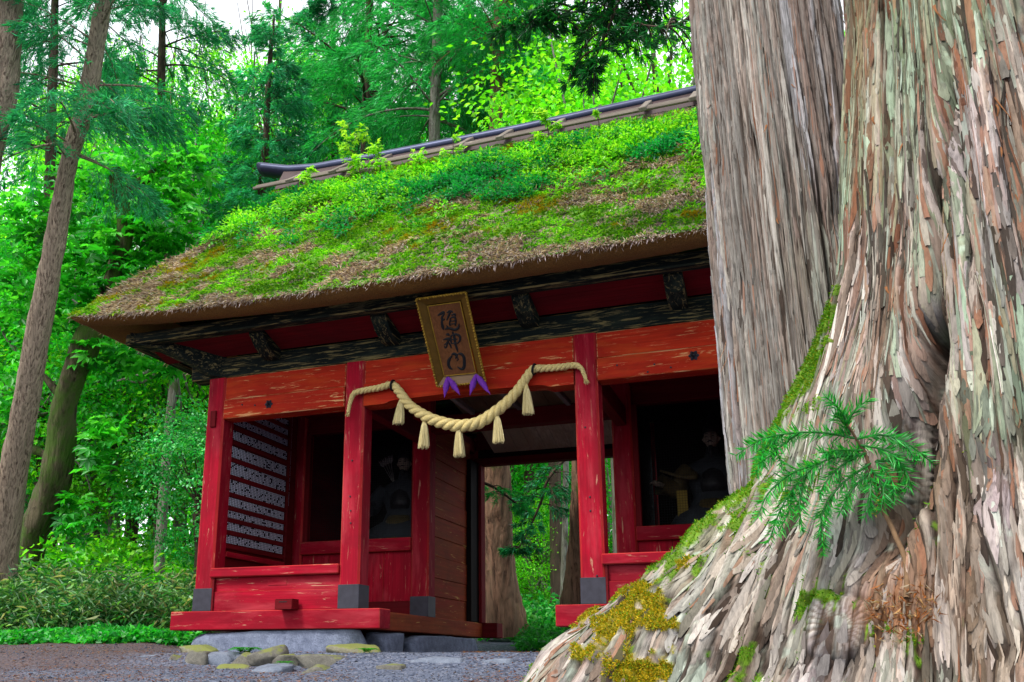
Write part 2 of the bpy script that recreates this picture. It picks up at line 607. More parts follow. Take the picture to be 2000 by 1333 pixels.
def pebbles():
    """Loose stones of the gravel path, as deep as the picture can show them."""
    n = 17000
    px = rng.uniform(-60, 1180, n); D = rng.uniform(6.2, 15.5, n) ** 1.0
    P = np.array([place(a, b)[:2] for a, b in zip(px[:1], D[:1])])
    v = np.array([ray(a, 1291.6) for a in px]); Q = CAM + v * D[:, None]
    x, y = Q[:, 0], Q[:, 1]
    keep = ~((x > -2.3) & (x < .2) & (y > -.05) & (y < 4.6)) & ~((x > 2.7) & (y > -.05))
    veg = (D > 12.6) & (x < -1.9)
    keep &= ~veg
    x, y = x[keep], y[keep]; n = len(x)
    z = gz(x, y)
    s = rng.uniform(.003, .011, n) * np.where(rng.random(n) < .04, 2.2, 1)
    o6 = np.array([[1, 0, 0], [-1, 0, 0], [0, 1, 0], [0, -1, 0], [0, 0, .7], [0, 0, -.5]], float)
    V = np.stack([x, y, z + s * .25], 1)[:, None, :] + o6[None] * s[:, None, None] * rng.uniform(.6, 1.35, (n, 6, 1))
    f8 = np.array([[0, 2, 4], [2, 1, 4], [1, 3, 4], [3, 0, 4], [2, 0, 5], [1, 2, 5], [3, 1, 5], [0, 3, 5]])
    F = (np.arange(n)[:, None, None] * 6 + f8[None]).reshape(-1, 3)
    base = np.array([hx('424a5c'), hx('565e70'), hx('6c7280'), hx('343844'), hx('544c4a')])[rng.integers(0, 5, n)]
    t = NT('pebble_stone'); t.fin(t.attr(), .85)
    o = mesh_np('gravel', V.reshape(-1, 3), F, t.m, col=np.repeat(base, 6, 0), smooth=False)
    tag(o, 'loose grey blue gravel strewn over the path before the gate', 'gravel', kind='stuff')
    # fallen cedar litter: brown shreds on the path
    n = 7000
    px = np.concatenate([rng.uniform(-60, 700, n * 2 // 3), rng.uniform(900, 1150, n - n * 2 // 3)]); D = rng.uniform(6.5, 13.2, n)
    v = np.array([ray(a, 1291.6) for a in px]); Q = CAM + v * D[:, None]
    x, y = Q[:, 0], Q[:, 1]
    keep = ~((x > -2.3) & (x < .2) & (y > -.05) & (y < 4.6)); x, y = x[keep], y[keep]; n = len(x)
    Pp = np.stack([x, y, gz(x, y) + .006], 1); a = rng.uniform(0, 6.28, n)
    Dd = np.stack([np.cos(a), np.sin(a), rng.uniform(-.1, .25, n)], 1)
    V, F = kites(Pp, Dd, np.array([[0, 0, 1.0]]), rng.uniform(.03, .09, n), rng.uniform(.006, .02, n))
    c = np.array([hx('7a4630'), hx('94603e'), hx('5d3a2c'), hx('a0784e')])[rng.integers(0, 4, n)]
    o = mesh_np('needle_litter', V, F, MOSSM, col=rep4(c), smooth=False)
    tag(o, 'brown cedar litter scattered on the gravel path', 'litter', kind='stuff')


pebbles()

# ==================================================================== THE GATE
W = .268
X1, X2, X3, X4 = -2.034, 0.0, 2.9, 4.934
H = 3.03
YF, YM, YR = .134, 2.284, 4.494           # centre lines of the three rows of posts
gate = thing('shrine_gate', (1.45, 2.3, -.5), 'old red wooden shrine gate under a thick mossy thatched roof', 'shrine gate')


def part(name, lo, hi, m, ax, b=.008, parent=gate, edge=None):
    e = edge or ('blkedge' if m == 'black' else 'oedge' if m == 'orng' else 'edge')
    if m in ('grey', 'wood', 'blkw', 'brown', 'dkred'): mats = [MAT[m + ax], MAT[m + ax]]
    else: mats = [MAT[m + ax], MAT[e + ax]]
    return MB().box(lo, hi, b).build(name, mats, parent)


def post(x, y, z1=H, m='crim', shoe=True):
    h = W / 2
    mb = MB()
    # square post with planed corners
    c = .026
    prof = [(-h + c, -h), (h - c, -h), (h, -h + c), (h, h - c), (h - c, h), (-h + c, h), (-h, h - c), (-h, -h + c)]
    zs = [0.0, z1]
    V = [(x + a, y + b, z) for z in zs for a, b in prof]
    F = []; Mx = []
    for i in range(8):
        F.append((i, (i + 1) % 8, 8 + (i + 1) % 8, 8 + i)); Mx.append(i % 2)
    F.append(tuple(range(8))[::-1]); Mx.append(0); F.append(tuple(range(8, 16))); Mx.append(0)
    mb.V = V; mb.F = F; mb.M = Mx
    o = mb.build('post', [MAT[m + 'z'], MAT['edgez'] if m == 'crim' else MAT[m + 'z']], gate)
    if shoe:
        MB().box((x - h - .004, y - h - .004, .001), (x + h + .004, y + h + .004, .28), .004).build('metal_shoe', [MAT['shoe']], o)
    return o


for x in (X1, X2, X3, X4):
    p = post(x, YF)
    post(x, YM, 3.3)
    post(x, YR, H, shoe=False)
# mortise plug on the left corner post
part('peg', (X1 - .052, -.03, 2.36), (X1 + .03, .01, 2.58), 'dkred', 'z', .006)


def xbeam(name, x0, x1, y0, y1, z0, z1, m, b=.01):
    return part(name, (x0, y0, z0), (x1, y1, z1), m, 'x', b)


def ybeam(name, x0, x1, y0, y1, z0, z1, m, b=.01):
    return part(name, (x0, y0, z0), (x1, y1, z1), m, 'y', b)


h = W / 2
# sills
for (a, b_) in ((-2.482, .417), (2.4845, 5.36)):
    xbeam('base_beam', a, b_, -.012, .29, -.228, 0, 'crim')
    xbeam('base_beam', a, b_, 4.35, 4.65, -.228, 0, 'dkred')
for x in (X1, X2, X3, X4):
    s = .02 if x in (X2, X4) else -.02
    ybeam('base_beam', x - .155 + s, x + .155 + s, .293, 4.347, -.225, -.003, 'brown' if x == X2 else 'dkred')
# low walls of the two side bays
for xa, xb in ((X1, X2), (X3, X4)):
    a, b_ = xa + h, xb - h
    xbeam('rail', a - .03, b_ + .004, -.03, .12, .41, .526, 'crim', .012)
    xbeam('wall_plank', a + .002, b_ - .002, .045, .10, .238, .408, 'crim', .004)
    xbeam('wall_plank', a + .002, b_ - .002, .022, .09, .001, .236, 'crim', .004)
    ybeam('post_liner', a + .001, a + .028, .0, .04, .002, .408, 'dkred', .003)
# patch of newer board
xbeam('patch', -1.12, -.86, .038, .046, .30, .395, 'crim', .002)
# lintels between the front posts: an upper and a lower timber
spans = [(X1 + h, X2 - h), (X2 + h, X3 - h), (X3 + h, X4 - h)]
for k, (a, b_) in enumerate(spans):
    xbeam('lintel_beam', a + .001, b_ - .001, .012, .2, 2.722, H - .002, 'orng')
    if k != 1:
        xbeam('tie_beam', a + .001, b_ - .001, -.012, .22, 2.458, 2.718, 'orng')
    else:
        # hollowed underside with stepped ends
        mb = MB(); L = b_ - a
        prof = [(0, 2.44), (.28, 2.44), (.36, 2.468), (.44, 2.475), (L / 2, 2.49), (L - .44, 2.475), (L - .36, 2.468), (L - .28, 2.44), (L, 2.44)]
        n = len(prof); V = []
        for (yy) in (-.012, .22):
            V += [(a + p, yy, z) for p, z in prof] + [(a + p, yy, 2.718) for p, z in prof]
        F = []
        for i in range(n - 1):
            F += [(i, i + 1, n + i + 1, n + i), (2 * n + i + 1, 2 * n + i, 3 * n + i, 3 * n + i + 1), (i + 1, i, 2 * n + i, 2 * n + i + 1), (n + i, n + i + 1, 3 * n + i + 1, 3 * n + i)]
        mb.add(V, F); mb.build('tie_beam', [MAT['orngx']], gate)
        xbeam('tie_beam', a + .001, b_ - .001, 2.2, 2.4, 2.62, 2.86, 'dkred')
    for yc, z0 in ((YM, 2.76), (YR, 2.56)):
        if k != 1: xbeam('lintel_beam', a + .001, b_ - .001, yc - .07, yc + .08, z0, 3.028, 'dkred')
# nail covers
for (px, py) in ((525, 790), (1355, 695)):
    c = onY(px, py, -.012)
    mb = MB(); V = []
    for r_, d in ((.052, 0), (.046, .012), (.02, .022)):
        V += [(c[0] + r_ * (1 + .18 * math.cos(6 * t)) * math.cos(t), -.0125 - d, c[2] + r_ * (1 + .18 * math.cos(6 * t)) * math.sin(t)) for t in np.linspace(0, 2 * math.pi, 24, endpoint=False)]
    F = [(r_ * 24 + i, (r_ + 1) * 24 + i, (r_ + 1) * 24 + (i + 1) % 24, r_ * 24 + (i + 1) % 24) for r_ in (0, 1) for i in range(24)] + [tuple(range(48, 72))]
    mb.add(V, F)
    mb.tube([(c[0], -.03, c[2]), (c[0] + .01, -.075, c[2] - .012)], [.014, .009], 8)
    mb.build('nail_cover', [MAT['iron']], gate, True)
# nail heads on posts and tie beams
nm = MB()
for (px, py, yy) in ((925, 845, 0), (1205, 714, -.013), (1278, 712, -.013), (1265, 727, -.013), (1310, 718, -.013), (473, 791, -.013), (498, 792, -.013), (1143, 835, 0), (1152, 971, 0), (1153, 998, 0), (1166, 1125, 0), (685, 998, 0), (685, 1022, 0), (684, 970, 0), (688, 900, 0)):
    if px == 925: continue
    c = onY(px, py, yy); o = MB().tube([(c[0], yy + .002, c[2]), (c[0], yy - .012, c[2])], [.012, .008], 7).build('nail_head', [MAT['iron']], gate)
# wall plates (black) above the posts, running past the corners
xbeam('wall_plate', -2.455, 5.36, .0, .25, H + .002, 3.306, 'black', .014)
xbeam('wall_plate', -2.455, 5.36, YR - .12, YR + .12, H + .002, 3.306, 'black', .014)
for x in (X1, X4): ybeam('wall_plate', x - .12, x + .12, .252, YR - .122, H + .004, 3.304, 'black', .014)
# eave purlin, brackets, soffit boards
xbeam('eave_purlin', -3.06, 5.96, -.64, -.47, 3.41, 3.56, 'black', .016)
xbeam('eave_purlin', -3.06, 5.96, 5.1, 5.27, 3.41, 3.56, 'black', .016)
for x0 in (-3.06, 5.79): ybeam('eave_purlin', x0, x0 + .17, -.468, 5.098, 3.412, 3.558, 'black', .016)
for (px, py) in ((485, 657), (722, 624), (998, 582), (1294, 534)):
    c = onY(px, py, -.46)
    a = c[0]
    mb = MB()
    w_ = .2
    prof = [(-.45, 3.40), (-.45, 3.5), (-.001, 3.36), (-.001, 3.18), (-.12, 3.19), (-.3, 3.27)]
    V = [(a, y, z) for y, z in prof] + [(a + w_, y, z) for y, z in prof]
    F = [(0, 1, 2, 3, 4, 5), (11, 10, 9, 8, 7, 6)] + [((i + 1) % 6, i, 6 + i, 6 + (i + 1) % 6) for i in range(6)]
    mb.add(V, F); mb.build('bracket_arm', [MAT['blacky']], gate)
for k, (ya, yb) in enumerate(((-.458, -.312), (-.308, -.155), (-.151, -.002))):
    mb = MB(); z = lambda y: 3.32 - (y + .002) * .30
    V = []
    for x in (-2.86, 5.75):
        V += [(x, ya, z(ya)), (x, yb, z(yb)), (x, yb, z(yb) + .025), (x, ya, z(ya) + .025)]
    mb.add(V, [(0, 1, 2, 3), (7, 6, 5, 4), (0, 4, 5, 1), (1, 5, 6, 2), (2, 6, 7, 3), (3, 7, 4, 0)])
    mb.build('soffit_board', [MAT['dkredx']], gate)
for sx, xo in ((1, X1), (-1, X4)):
    # carved corner bracket from post head to purlin corner
    pts = [(-.98, -.60, 3.42, 3.56), (-.62, -.42, 3.36, 3.53), (-.30, -.2, 3.2, 3.5), (-.1, -.02, 3.05, 3.48), (.05, .1, 3.04, 3.46)]
    mb = MB(); V = []
    for (dx, y, z0, z1) in pts:
        for q in (-.085, .085):
            V += [(xo + sx * dx + q * .7, y - q * .9, z0), (xo + sx * dx + q * .7, y - q * .9, z1)]
    F = []
    for i in range(len(pts) - 1):
        a = 4 * i; b_ = a + 4
        F += [(a, a + 1, b_ + 1, b_), (a + 3, a + 2, b_ + 2, b_ + 3), (a, b_, b_ + 2, a + 2), (a + 1, a + 3, b_ + 3, b_ + 1)]
    F += [(0, 2, 3, 1), (16, 17, 19, 18)]
    mb.add(V, F); mb.build('corner_bracket', [MAT['blackx']], gate)

# passage walls: lapped boards between middle and rear posts, door posts, rear lintel
for xs, fx in ((X2, 1), (X3, -1)):
    z = 0.0; k = 0
    hs = [.30, .26, .31, .28, .3, .27, .3, .28, .29, .27]
    for hh in hs:
        off = .006 * ((k * 7) % 3 - 1)
        lo = (xs + fx * (.04 + off), YM + h + .002, z + .002); hi = (xs + fx * (.085 + off), YR - h - .32, z + hh - .002)
        lo, hi = np.minimum(lo, hi), np.maximum(lo, hi)
        part('passage_board', lo, hi, 'brown', 'y', .005)
        z += hh; k += 1
    a, b_ = sorted((xs + fx * .0, xs + fx * .16))
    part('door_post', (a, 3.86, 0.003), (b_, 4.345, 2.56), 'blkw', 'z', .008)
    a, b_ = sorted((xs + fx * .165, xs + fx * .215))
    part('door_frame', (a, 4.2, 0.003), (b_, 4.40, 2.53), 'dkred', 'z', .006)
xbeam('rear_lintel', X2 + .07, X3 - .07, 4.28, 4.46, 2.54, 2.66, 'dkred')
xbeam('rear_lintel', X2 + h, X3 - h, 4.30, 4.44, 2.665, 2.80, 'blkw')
xbeam('rear_panel', X2 + .09, .40, 4.33, 4.36, 2.80, 3.1, 'dkred')
# sloping ceiling boards over the passage
def slope_board(name, x0, x1, y0, z0, y1, z1, m):
    mb = MB()
    V = []
    for x in (x0, x1):
        V += [(x, y0, z0), (x, y1, z1), (x, y1, z1 + .025), (x, y0, z0 + .025)]
    mb.add(V, [(0, 1, 2, 3), (7, 6, 5, 4), (0, 4, 5, 1), (1, 5, 6, 2), (2, 6, 7, 3), (3, 7, 4, 0)])
    return mb.build(name, [MAT[m]], gate)


x = .42
while x < 2.7:
    wv = .20 + .05 * rng.random()
    slope_board('ceiling_board', x, x + wv - .008, 4.28, 2.73, 3.50, 2.98 + .01 * rng.random(), 'palew')
    x += wv
x = .16
while x < 2.72:
    wv = .22 + .05 * rng.random()
    slope_board('ceiling_board', x, x + wv - .008, .24, 2.93, 2.18, 3.62 + .01 * rng.random(), 'woody')
    slope_board('ceiling_board', x, x + wv - .008, 2.42, 3.40 + .01 * rng.random(), 3.53, 3.22, 'woody')
    x += wv
xbeam('ceiling_beam', .14, 2.76, 3.36, 3.48, 2.98, 3.14, 'blkw')
for xx in (.75, 1.45, 2.15): ybeam('rafter', xx, xx + .07, .23, 2.19, 2.82, 2.90, 'grey')
xbeam('attic_floor', X1 - .3, X4 + .3, .26, 4.36, 3.68, 3.72, 'blkw')
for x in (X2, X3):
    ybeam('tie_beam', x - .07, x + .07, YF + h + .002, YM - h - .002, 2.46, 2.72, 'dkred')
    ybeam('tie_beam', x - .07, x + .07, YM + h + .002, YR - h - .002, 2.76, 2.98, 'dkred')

# alcoves: rails, panels, frames, net, dark boxes behind
for xa, xb in ((X1, X2), (X3, X4)):
    a, b_ = xa + h, xb - h
    xbeam('alcove_rail', a + .001, b_ - .001, 2.12, 2.27, .92, 1.105, 'crim')
    n = 4
    for i in range(n):
        q0 = a + (b_ - a) * i / n; q1 = a + (b_ - a) * (i + 1) / n
        part('alcove_panel', (q0 + .003, 2.2, .22), (q1 - .003, 2.235, .918), 'crim', 'z', .004)
    xbeam('alcove_panel', a + .002, b_ - .002, 2.19, 2.24, .003, .216, 'dkred', .004)
    part('alcove_frame', (a + .001, 2.17, 1.107), (a + .075, 2.25, 2.755), 'dkred', 'z')
    part('alcove_frame', (b_ - .012, 2.17, 1.107), (b_ - .001, 2.25, 2.755), 'dkred', 'z', .003)
    # black bird net across the opening
    mb = MB(); q = a + .08
    while q < b_ - .03:
        mb.box((q, 2.262, 1.107), (q + .003, 2.265, 2.755), .0005); q += .034
    zz = 1.12
    while zz < 2.75:
        mb.box((a + .08, 2.266, zz), (b_ - .03, 2.269, zz + .003), .0005); zz += .034
    o = mb.build('bird_net', [MAT['ink']], gate); o['kind'] = 'stuff'
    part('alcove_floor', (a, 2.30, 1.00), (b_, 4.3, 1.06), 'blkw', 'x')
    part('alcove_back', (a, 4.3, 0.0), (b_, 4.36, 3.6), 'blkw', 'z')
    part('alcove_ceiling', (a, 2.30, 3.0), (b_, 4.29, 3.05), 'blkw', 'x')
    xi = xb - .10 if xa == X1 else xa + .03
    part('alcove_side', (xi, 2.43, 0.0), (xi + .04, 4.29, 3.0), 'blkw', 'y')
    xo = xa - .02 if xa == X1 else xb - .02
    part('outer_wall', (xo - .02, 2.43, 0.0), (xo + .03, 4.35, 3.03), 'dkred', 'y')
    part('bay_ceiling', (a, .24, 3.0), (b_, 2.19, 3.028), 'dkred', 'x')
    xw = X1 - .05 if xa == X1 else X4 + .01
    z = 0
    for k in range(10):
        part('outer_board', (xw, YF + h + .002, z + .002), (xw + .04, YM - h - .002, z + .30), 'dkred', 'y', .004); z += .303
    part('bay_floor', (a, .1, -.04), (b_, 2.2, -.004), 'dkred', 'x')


def name_paint():
    """Rows of small white characters painted in close columns on dark boards."""
    t = NT('board_of_names')
    sep = t.n.new('ShaderNodeSeparateXYZ'); t.L(t.pos, sep.inputs[0])
    u = t.math('MULTIPLY', sep.outputs[1], 1 / .036); v = t.math('MULTIPLY', sep.outputs[2], 1 / .0215)
    fu, fv = t.math('FRACT', u), t.math('FRACT', v)
    m = t.math('MULTIPLY', t.math('LESS_THAN', t.math('ABSOLUTE', t.math('SUBTRACT', fu, .5)), .31), t.math('LESS_THAN', t.math('ABSOLUTE', t.math('SUBTRACT', fv, .5)), .38))
    cm = t.n.new('ShaderNodeCombineXYZ'); t.L(t.math('FLOOR', u), cm.inputs[0]); t.L(t.math('FLOOR', v), cm.inputs[1])
    wn_ = t.n.new('ShaderNodeTexWhiteNoise'); wn_.noise_dimensions = '2D'; t.L(cm.outputs[0], wn_.inputs['Vector'])
    m = t.math('MULTIPLY', m, t.math('GREATER_THAN', wn_.outputs['Value'], .1))
    ink = t.noise((10, 170, 190), 2, .6)
    m = t.math('MULTIPLY', m, t.ramp(ink, [(.3, .45), (.5, 1)]))
    return t.fin(t.mix(m, hx('10141f'), hx('cfd6e8')), .7)


NAMES = name_paint()
xi = X1 + .06
for z1, z0 in ((2.86, 2.76), (2.73, 2.61), (2.58, 2.47), (2.384, 2.265), (2.166, 2.017), (1.949, 1.786), (1.718, 1.55), (1.487, 1.365), (1.311, 1.21), (1.161, 1.053), (.99, .885)):
    MB().box((xi + .022, .31, z0), (xi + .034, 1.70, z1), .002).build('name_board', [NAMES], gate)
zr = [2.92, 2.745, 2.595, 2.425, 2.215, 1.983, 1.752, 1.518, 1.338, 1.185, 1.02, .84]
for z in zr: part('name_rail', (xi + .01, .285, z - .03), (xi + .05, 1.735, z + .03), 'dkred', 'y', .005)
part('name_backing', (xi - .01, .27, .55), (xi + .008, 1.98, 2.98), 'dkred', 'y', .004)
part('name_stile', (xi + .01, 1.74, .6), (xi + .055, 1.77, 2.98), 'dkred', 'z', .004)
MB().box((xi + .012, 1.785, 1.6), (xi + .03, 1.815, 2.95), .002).build('name_board', [NAMES], gate)
part('name_rail', (xi + .01, .285, .70), (xi + .06, 1.735, .77), 'crim', 'y', .006)

# thatched roof ---------------------------------------------------------
CX, CYR = 1.45, 2.3
YE = -1.12                                    # line of the front eave
def eave_z(x): return 3.53 + .17 * np.clip(np.abs(x - CX) / 5.0, 0, 1.05) ** 3


TIPX = -3.58
YT, ZT = 1.86, 6.86                           # top edge of the thatch, under the ridge
XT = -2.62
def front(u, t):
    """Point of the front slope, u along the eave 0..1, t up the slope 0..1."""
    y = YE + (YT - YE) * t
    xl = np.interp(t, np.linspace(0, 1, 11), [TIPX, -3.53, -3.48, -3.38, -3.12, -2.80, -2.55, -2.46, -2.43, -2.44, -2.49])
    xr = 2 * CX - xl
    x = xl + (xr - xl) * u
    z0 = eave_z(TIPX + (2 * CX - 2 * TIPX) * u)
    z = z0 + (ZT - z0) * (t - .02 * np.sin(np.pi * t))
    return np.stack([x, y, z], -1)


def lump(P, amt=.05):
    return (fbm(P, 1.6, 4, 3) - .5) * amt * 2 + (fbm(P, 7, 3, 8) - .5) * amt


nu, nt_ = 300, 90
U, T_ = np.meshgrid(np.linspace(0, 1, nu), np.linspace(0, 1, nt_), indexing='ij')
PF = front(U.ravel(), T_.ravel())
nrm = unit(np.array([0, -.74, .67]))
PF2 = PF + nrm * (lump(PF, .05) * np.minimum(1, T_.ravel() * 8))[:, None]
gi = np.arange(nu - 1)[:, None] * nt_; gj = np.arange(nt_ - 1)[None, :]
FF = np.stack([gi + gj, gi + nt_ + gj, gi + nt_ + gj + 1, gi + gj + 1], -1).reshape(-1, 4)
Vs = [PF2]; Fs = [FF]; off = len(PF2)
PB = PF2 * np.array([1, -1, 1]) + np.array([0, 2 * CYR, 0])
Vs.append(PB); Fs.append(FF[:, ::-1] + off); off += len(PB)
# hipped ends, meeting the slopes along the hips
for side in (0, -1):
    sel = np.arange(nu).reshape(-1)[side] * nt_ + np.arange(nt_)
    A = PF2[sel]; B = PB[sel]
    n2 = 40
    s = np.linspace(0, 1, n2)
    Q = A[:, None, :] * (1 - s)[None, :, None] + B[:, None, :] * s[None, :, None]
    Q = Q.reshape(-1, 3)
    Vs.append(Q)
    a = np.arange(nt_ - 1)[:, None] * n2; b_ = np.arange(n2 - 1)[None, :]
    f = np.stack([a + b_, a + n2 + b_, a + n2 + b_ + 1, a + b_ + 1], -1).reshape(-1, 4)
    Fs.append((f if side == 0 else f[:, ::-1]) + off); off += len(Q)
# cut edge and underside: three rings going in from the eave
def ring(dx, dy, dz):
    e = []
    for u in np.linspace(0, 1, 200): e.append(front(np.array([u]), np.array([0.0]))[0])
    e = np.array(e); k = len(e)
    x = CX + (e[:, 0] - CX) * (1 - dx / 5.03)
    fr = np.stack([x, np.full(k, YE + dy), e[:, 2] + dz], 1)
    bk = fr * np.array([1, -1, 1]) + np.array([0, 2 * CYR, 0])
    l = [fr]
    n2 = 60
    r_ = np.linspace(0, 1, n2)[1:-1, None]
    l.append(fr[-1] * (1 - r_) + bk[-1] * r_)
    l.append(bk[::-1])
    l.append(bk[0] * (1 - r_) + fr[0] * r_)
    return np.vstack(l)


rings = [ring(0, 0, 0), ring(.05, .05, -.05), ring(.16, .16, -.085), ring(.3, .34, -.05), ring(.55, .54, .03), ring(1.0, .70, .09)]
rv = np.vstack(rings); K = len(rings[0])
rv[K:-K] += (fbm(rv, 9, 3, 2)[:, None] - .5)[K:-K] * .035
i = np.arange(len(rings) - 1)[:, None] * K; j = np.arange(K)[None, :]; j2 = (j + 1) % K
Vs.append(rv); Fs.append(np.stack([i + j, i + K + j, i + K + j2, i + j2], -1).reshape(-1, 4) + off)
nface = [len(f) for f in Fs]


def thatch_mat():
    t = NT('thatch_surface')
    a = t.noise((2.0, 2.0, 2.0), 5, .65, .6); b = t.noise((7, 7, 7), 5, .7, .4, (5, 3, 1)); g = t.noise((60, 18, 18), 4, .6)
    moss = t.ramp(b, [(.3, hx('2f5a12')), (.5, hx('4e821c')), (.7, hx('6e8a20'))])
    straw = t.ramp(g, [(.3, hx('4a3a34')), (.55, hx('7d6a62')), (.75, hx('9a8a84'))])
    c = t.mix(t.ramp(t.math('ADD', a, t.math('MULTIPLY', t.math('SUBTRACT', b, .5), .6)), [(.46, 0), (.58, 1)]), moss, straw)
    return t.fin(c, .95, g, .03, .9)


def thatch_cut():
    t = NT('thatch_cut_edge')
    g = t.noise((75, 75, 60), 4, .7); b = t.noise((1.2, 1.2, 9), 4, .6)
    c = t.mix(t.ramp(g, [(.3, 0), (.7, 1)]), hx('5e3f1c'), hx('a87a38'))
    c = t.mix(t.ramp(b, [(.4, 0), (.7, .5)]), c, hx('7a5630'))
    return t.fin(c, .95, g, .03, 1)


TM, TC = thatch_mat(), thatch_cut()
roof = mesh_np('thatch_roof', np.vstack(Vs), [np.vstack(Fs)], [TM, TC], gate, midx=np.concatenate([np.zeros(sum(nface[:-1])), np.ones(nface[-1])]))

# ridge: sheet metal cap with an upturned end, sides, saddles and rails
def ridge_z(x):
    l = np.interp(x, [-3.2, -3.05, -2.49, -1.99, -.9, 1.4, 4.2], [7.70, 7.66, 7.49, 7.42, 7.39, 7.36, 7.32])
    return l
xr_ = np.concatenate([np.linspace(-3.08, -1, 24), np.linspace(-.9, 3.8, 12)])
xr_ = np.concatenate([xr_, 2 * CX - xr_[:24][::-1]])
V = []; n = 14
for x in xr_:
    z = float(ridge_z(min(x, 2 * CX - x)) if x > CX else ridge_z(x))
    for k in range(n):
        a = 2 * math.pi * k / n
        V.append((x, CYR + .17 * math.cos(a), z - .10 + .11 * math.sin(a)))
k = len(xr_)
F = [(i * n + j, i * n + (j + 1) % n, (i + 1) * n + (j + 1) % n, (i + 1) * n + j) for i in range(k - 1) for j in range(n)] + [tuple(range(n))[::-1], tuple((k - 1) * n + q for q in range(n))]
mb = MB(); mb.add(V, F); mb.build('ridge_cap', [MAT['ridge']], gate, True)
V = []
for x in np.linspace(-2.55, 5.45, 30):
    z = float(ridge_z(min(x, 2 * CX - x)))
    V += [(x, CYR - .12, z - .12), (x, CYR - .40, 6.88), (x, CYR + .40, 6.88), (x, CYR + .12, z - .12)]
F = []
for i in range(29):
    for j in range(3): F.append((4 * i + j, 4 * i + j + 1, 4 * i + j + 5, 4 * i + j + 4)[::-1])
F += [(0, 1, 2, 3), (119, 118, 117, 116)]
mb = MB(); mb.add(V, F); mb.build('ridge_side', [MAT['rust']], gate)
for sgn in (1, -1):
    for yy, zz, s in ((.52, 6.885, .05), (.60, 6.82, .045)):
        y0 = CYR - sgn * yy
        o = MB().box((-2.82, y0 - s / 2, zz), (5.72, y0 + s / 2, zz + s * 1.1), .01).build('ridge_rail', [MAT['greyx']], gate)
for px in (585, 667, 748, 908, 987, 1090, 1261, 1357):
    c = onY(px, 330 - (px - 560) * .147, CYR - .35)
    for sgn in (1, -1):
        a = np.array([c[0], CYR - sgn * .68, 6.80]); b_ = np.array([c[0] + .03, CYR - sgn * .16, 7.22])
        d = unit(b_ - a); T = Matrix.Translation(Vector((a + b_) / 2)) @ Vector((d[0], d[1], d[2])).to_track_quat('Y', 'Z').to_matrix().to_4x4()
        MB().box((-.05, -.34, -.03), (.05, .34, .03), .008, T=T).build('ridge_saddle', [MAT['greyy']], gate)
# ==================================================================== PART 3
# ==================================================================== STONES UNDER AND BEFORE THE GATE
def rockmat(name, c1, c2, mossy=0.0):
    t = NT(name)
    n = t.noise((9, 9, 9), 6, .7); f = t.noise((60, 60, 60), 3, .7)
    c = t.mix(t.ramp(n, [(.35, 0), (.65, 1)]), c1, c2)
    c = t.mix(t.ramp(f, [(.3, .5), (.7, 0)]), c, tuple(x * .5 for x in c1))
    if mossy:
        sep = t.n.new('ShaderNodeSeparateXYZ'); g = t.n.new('ShaderNodeNewGeometry'); t.L(g.outputs['Normal'], sep.inputs[0])
        k = t.math('ADD', t.math('MULTIPLY', sep.outputs[2], .35), t.math('MULTIPLY', n, .9))
        c = t.mix(t.ramp(k, [(.80 - .26 * mossy, 0), (.92 - .24 * mossy, .8)]), c, hx('6e7630'))
    return t.fin(c, .9, t.math('ADD', n, t.math('MULTIPLY', f, .4)), .02, .9)


GRAN = rockmat('blue_granite', hx('626a80'), hx('8a93aa'))
ROCK = rockmat('field_stone', hx('5a5852'), hx('78756c'), .35)
ROCKM = rockmat('mossy_stone', hx('7d7a66'), hx('8a8672'), .95)
ROCKB = rockmat('pale_blue_stone', hx('606878'), hx('7e8694'))


def stone(name, lo, hi, m, label, cat, amp=.03, rot=0, flat=1.0, tilt=(0, 0), group=None, rough=1.0):
    """A weathered stone: a rounded block broken up by noise and a few flat facets."""
    lo = np.array(lo, float); hi = np.array(hi, float); c = (lo + hi) / 2; d = (hi - lo) / 2
    bm = bmesh.new(); bmesh.ops.create_cube(bm, size=2)
    bmesh.ops.subdivide_edges(bm, edges=bm.edges[:], cuts=9, use_grid_fill=True)
    V = np.array([v.co for v in bm.verts])
    r_ = np.linalg.norm(V, axis=1)[:, None]
    V = V * (1 - .30 * rough) + (V / r_) * 1.12 * .30 * rough
    sd_ = int(abs(lo[0] * 1000 + lo[1] * 313)) % 997
    g = np.random.default_rng(sd_)
    for _ in range(9):
        nrm_ = unit(g.normal(size=3) + np.array([0, 0, .2])); k = .78 + .2 * g.random()
        e = V @ nrm_ - k; V = V - np.maximum(e, 0)[:, None] * nrm_ * .95 * min(1, rough * 1.5)
    V = V * d
    dsp = (fbm(V + sd_, 5, 4, sd_) - .5) * amp * 2.2 + (fbm(V + sd_, 22, 3, sd_) - .5) * amp * .7
    V = V + unit(V) * dsp[:, None]
    E_ = Euler((tilt[0], tilt[1], rot)).to_matrix(); V = V @ np.array(E_).T
    for v, p in zip(bm.verts, V): v.co = p
    me = bpy.data.meshes.new(name); bm.to_mesh(me); bm.free(); me.materials.append(m)
    for p in me.polygons: p.use_smooth = True
    o = link(name, me, None, tuple(c))
    return tag(o, label, cat, group)


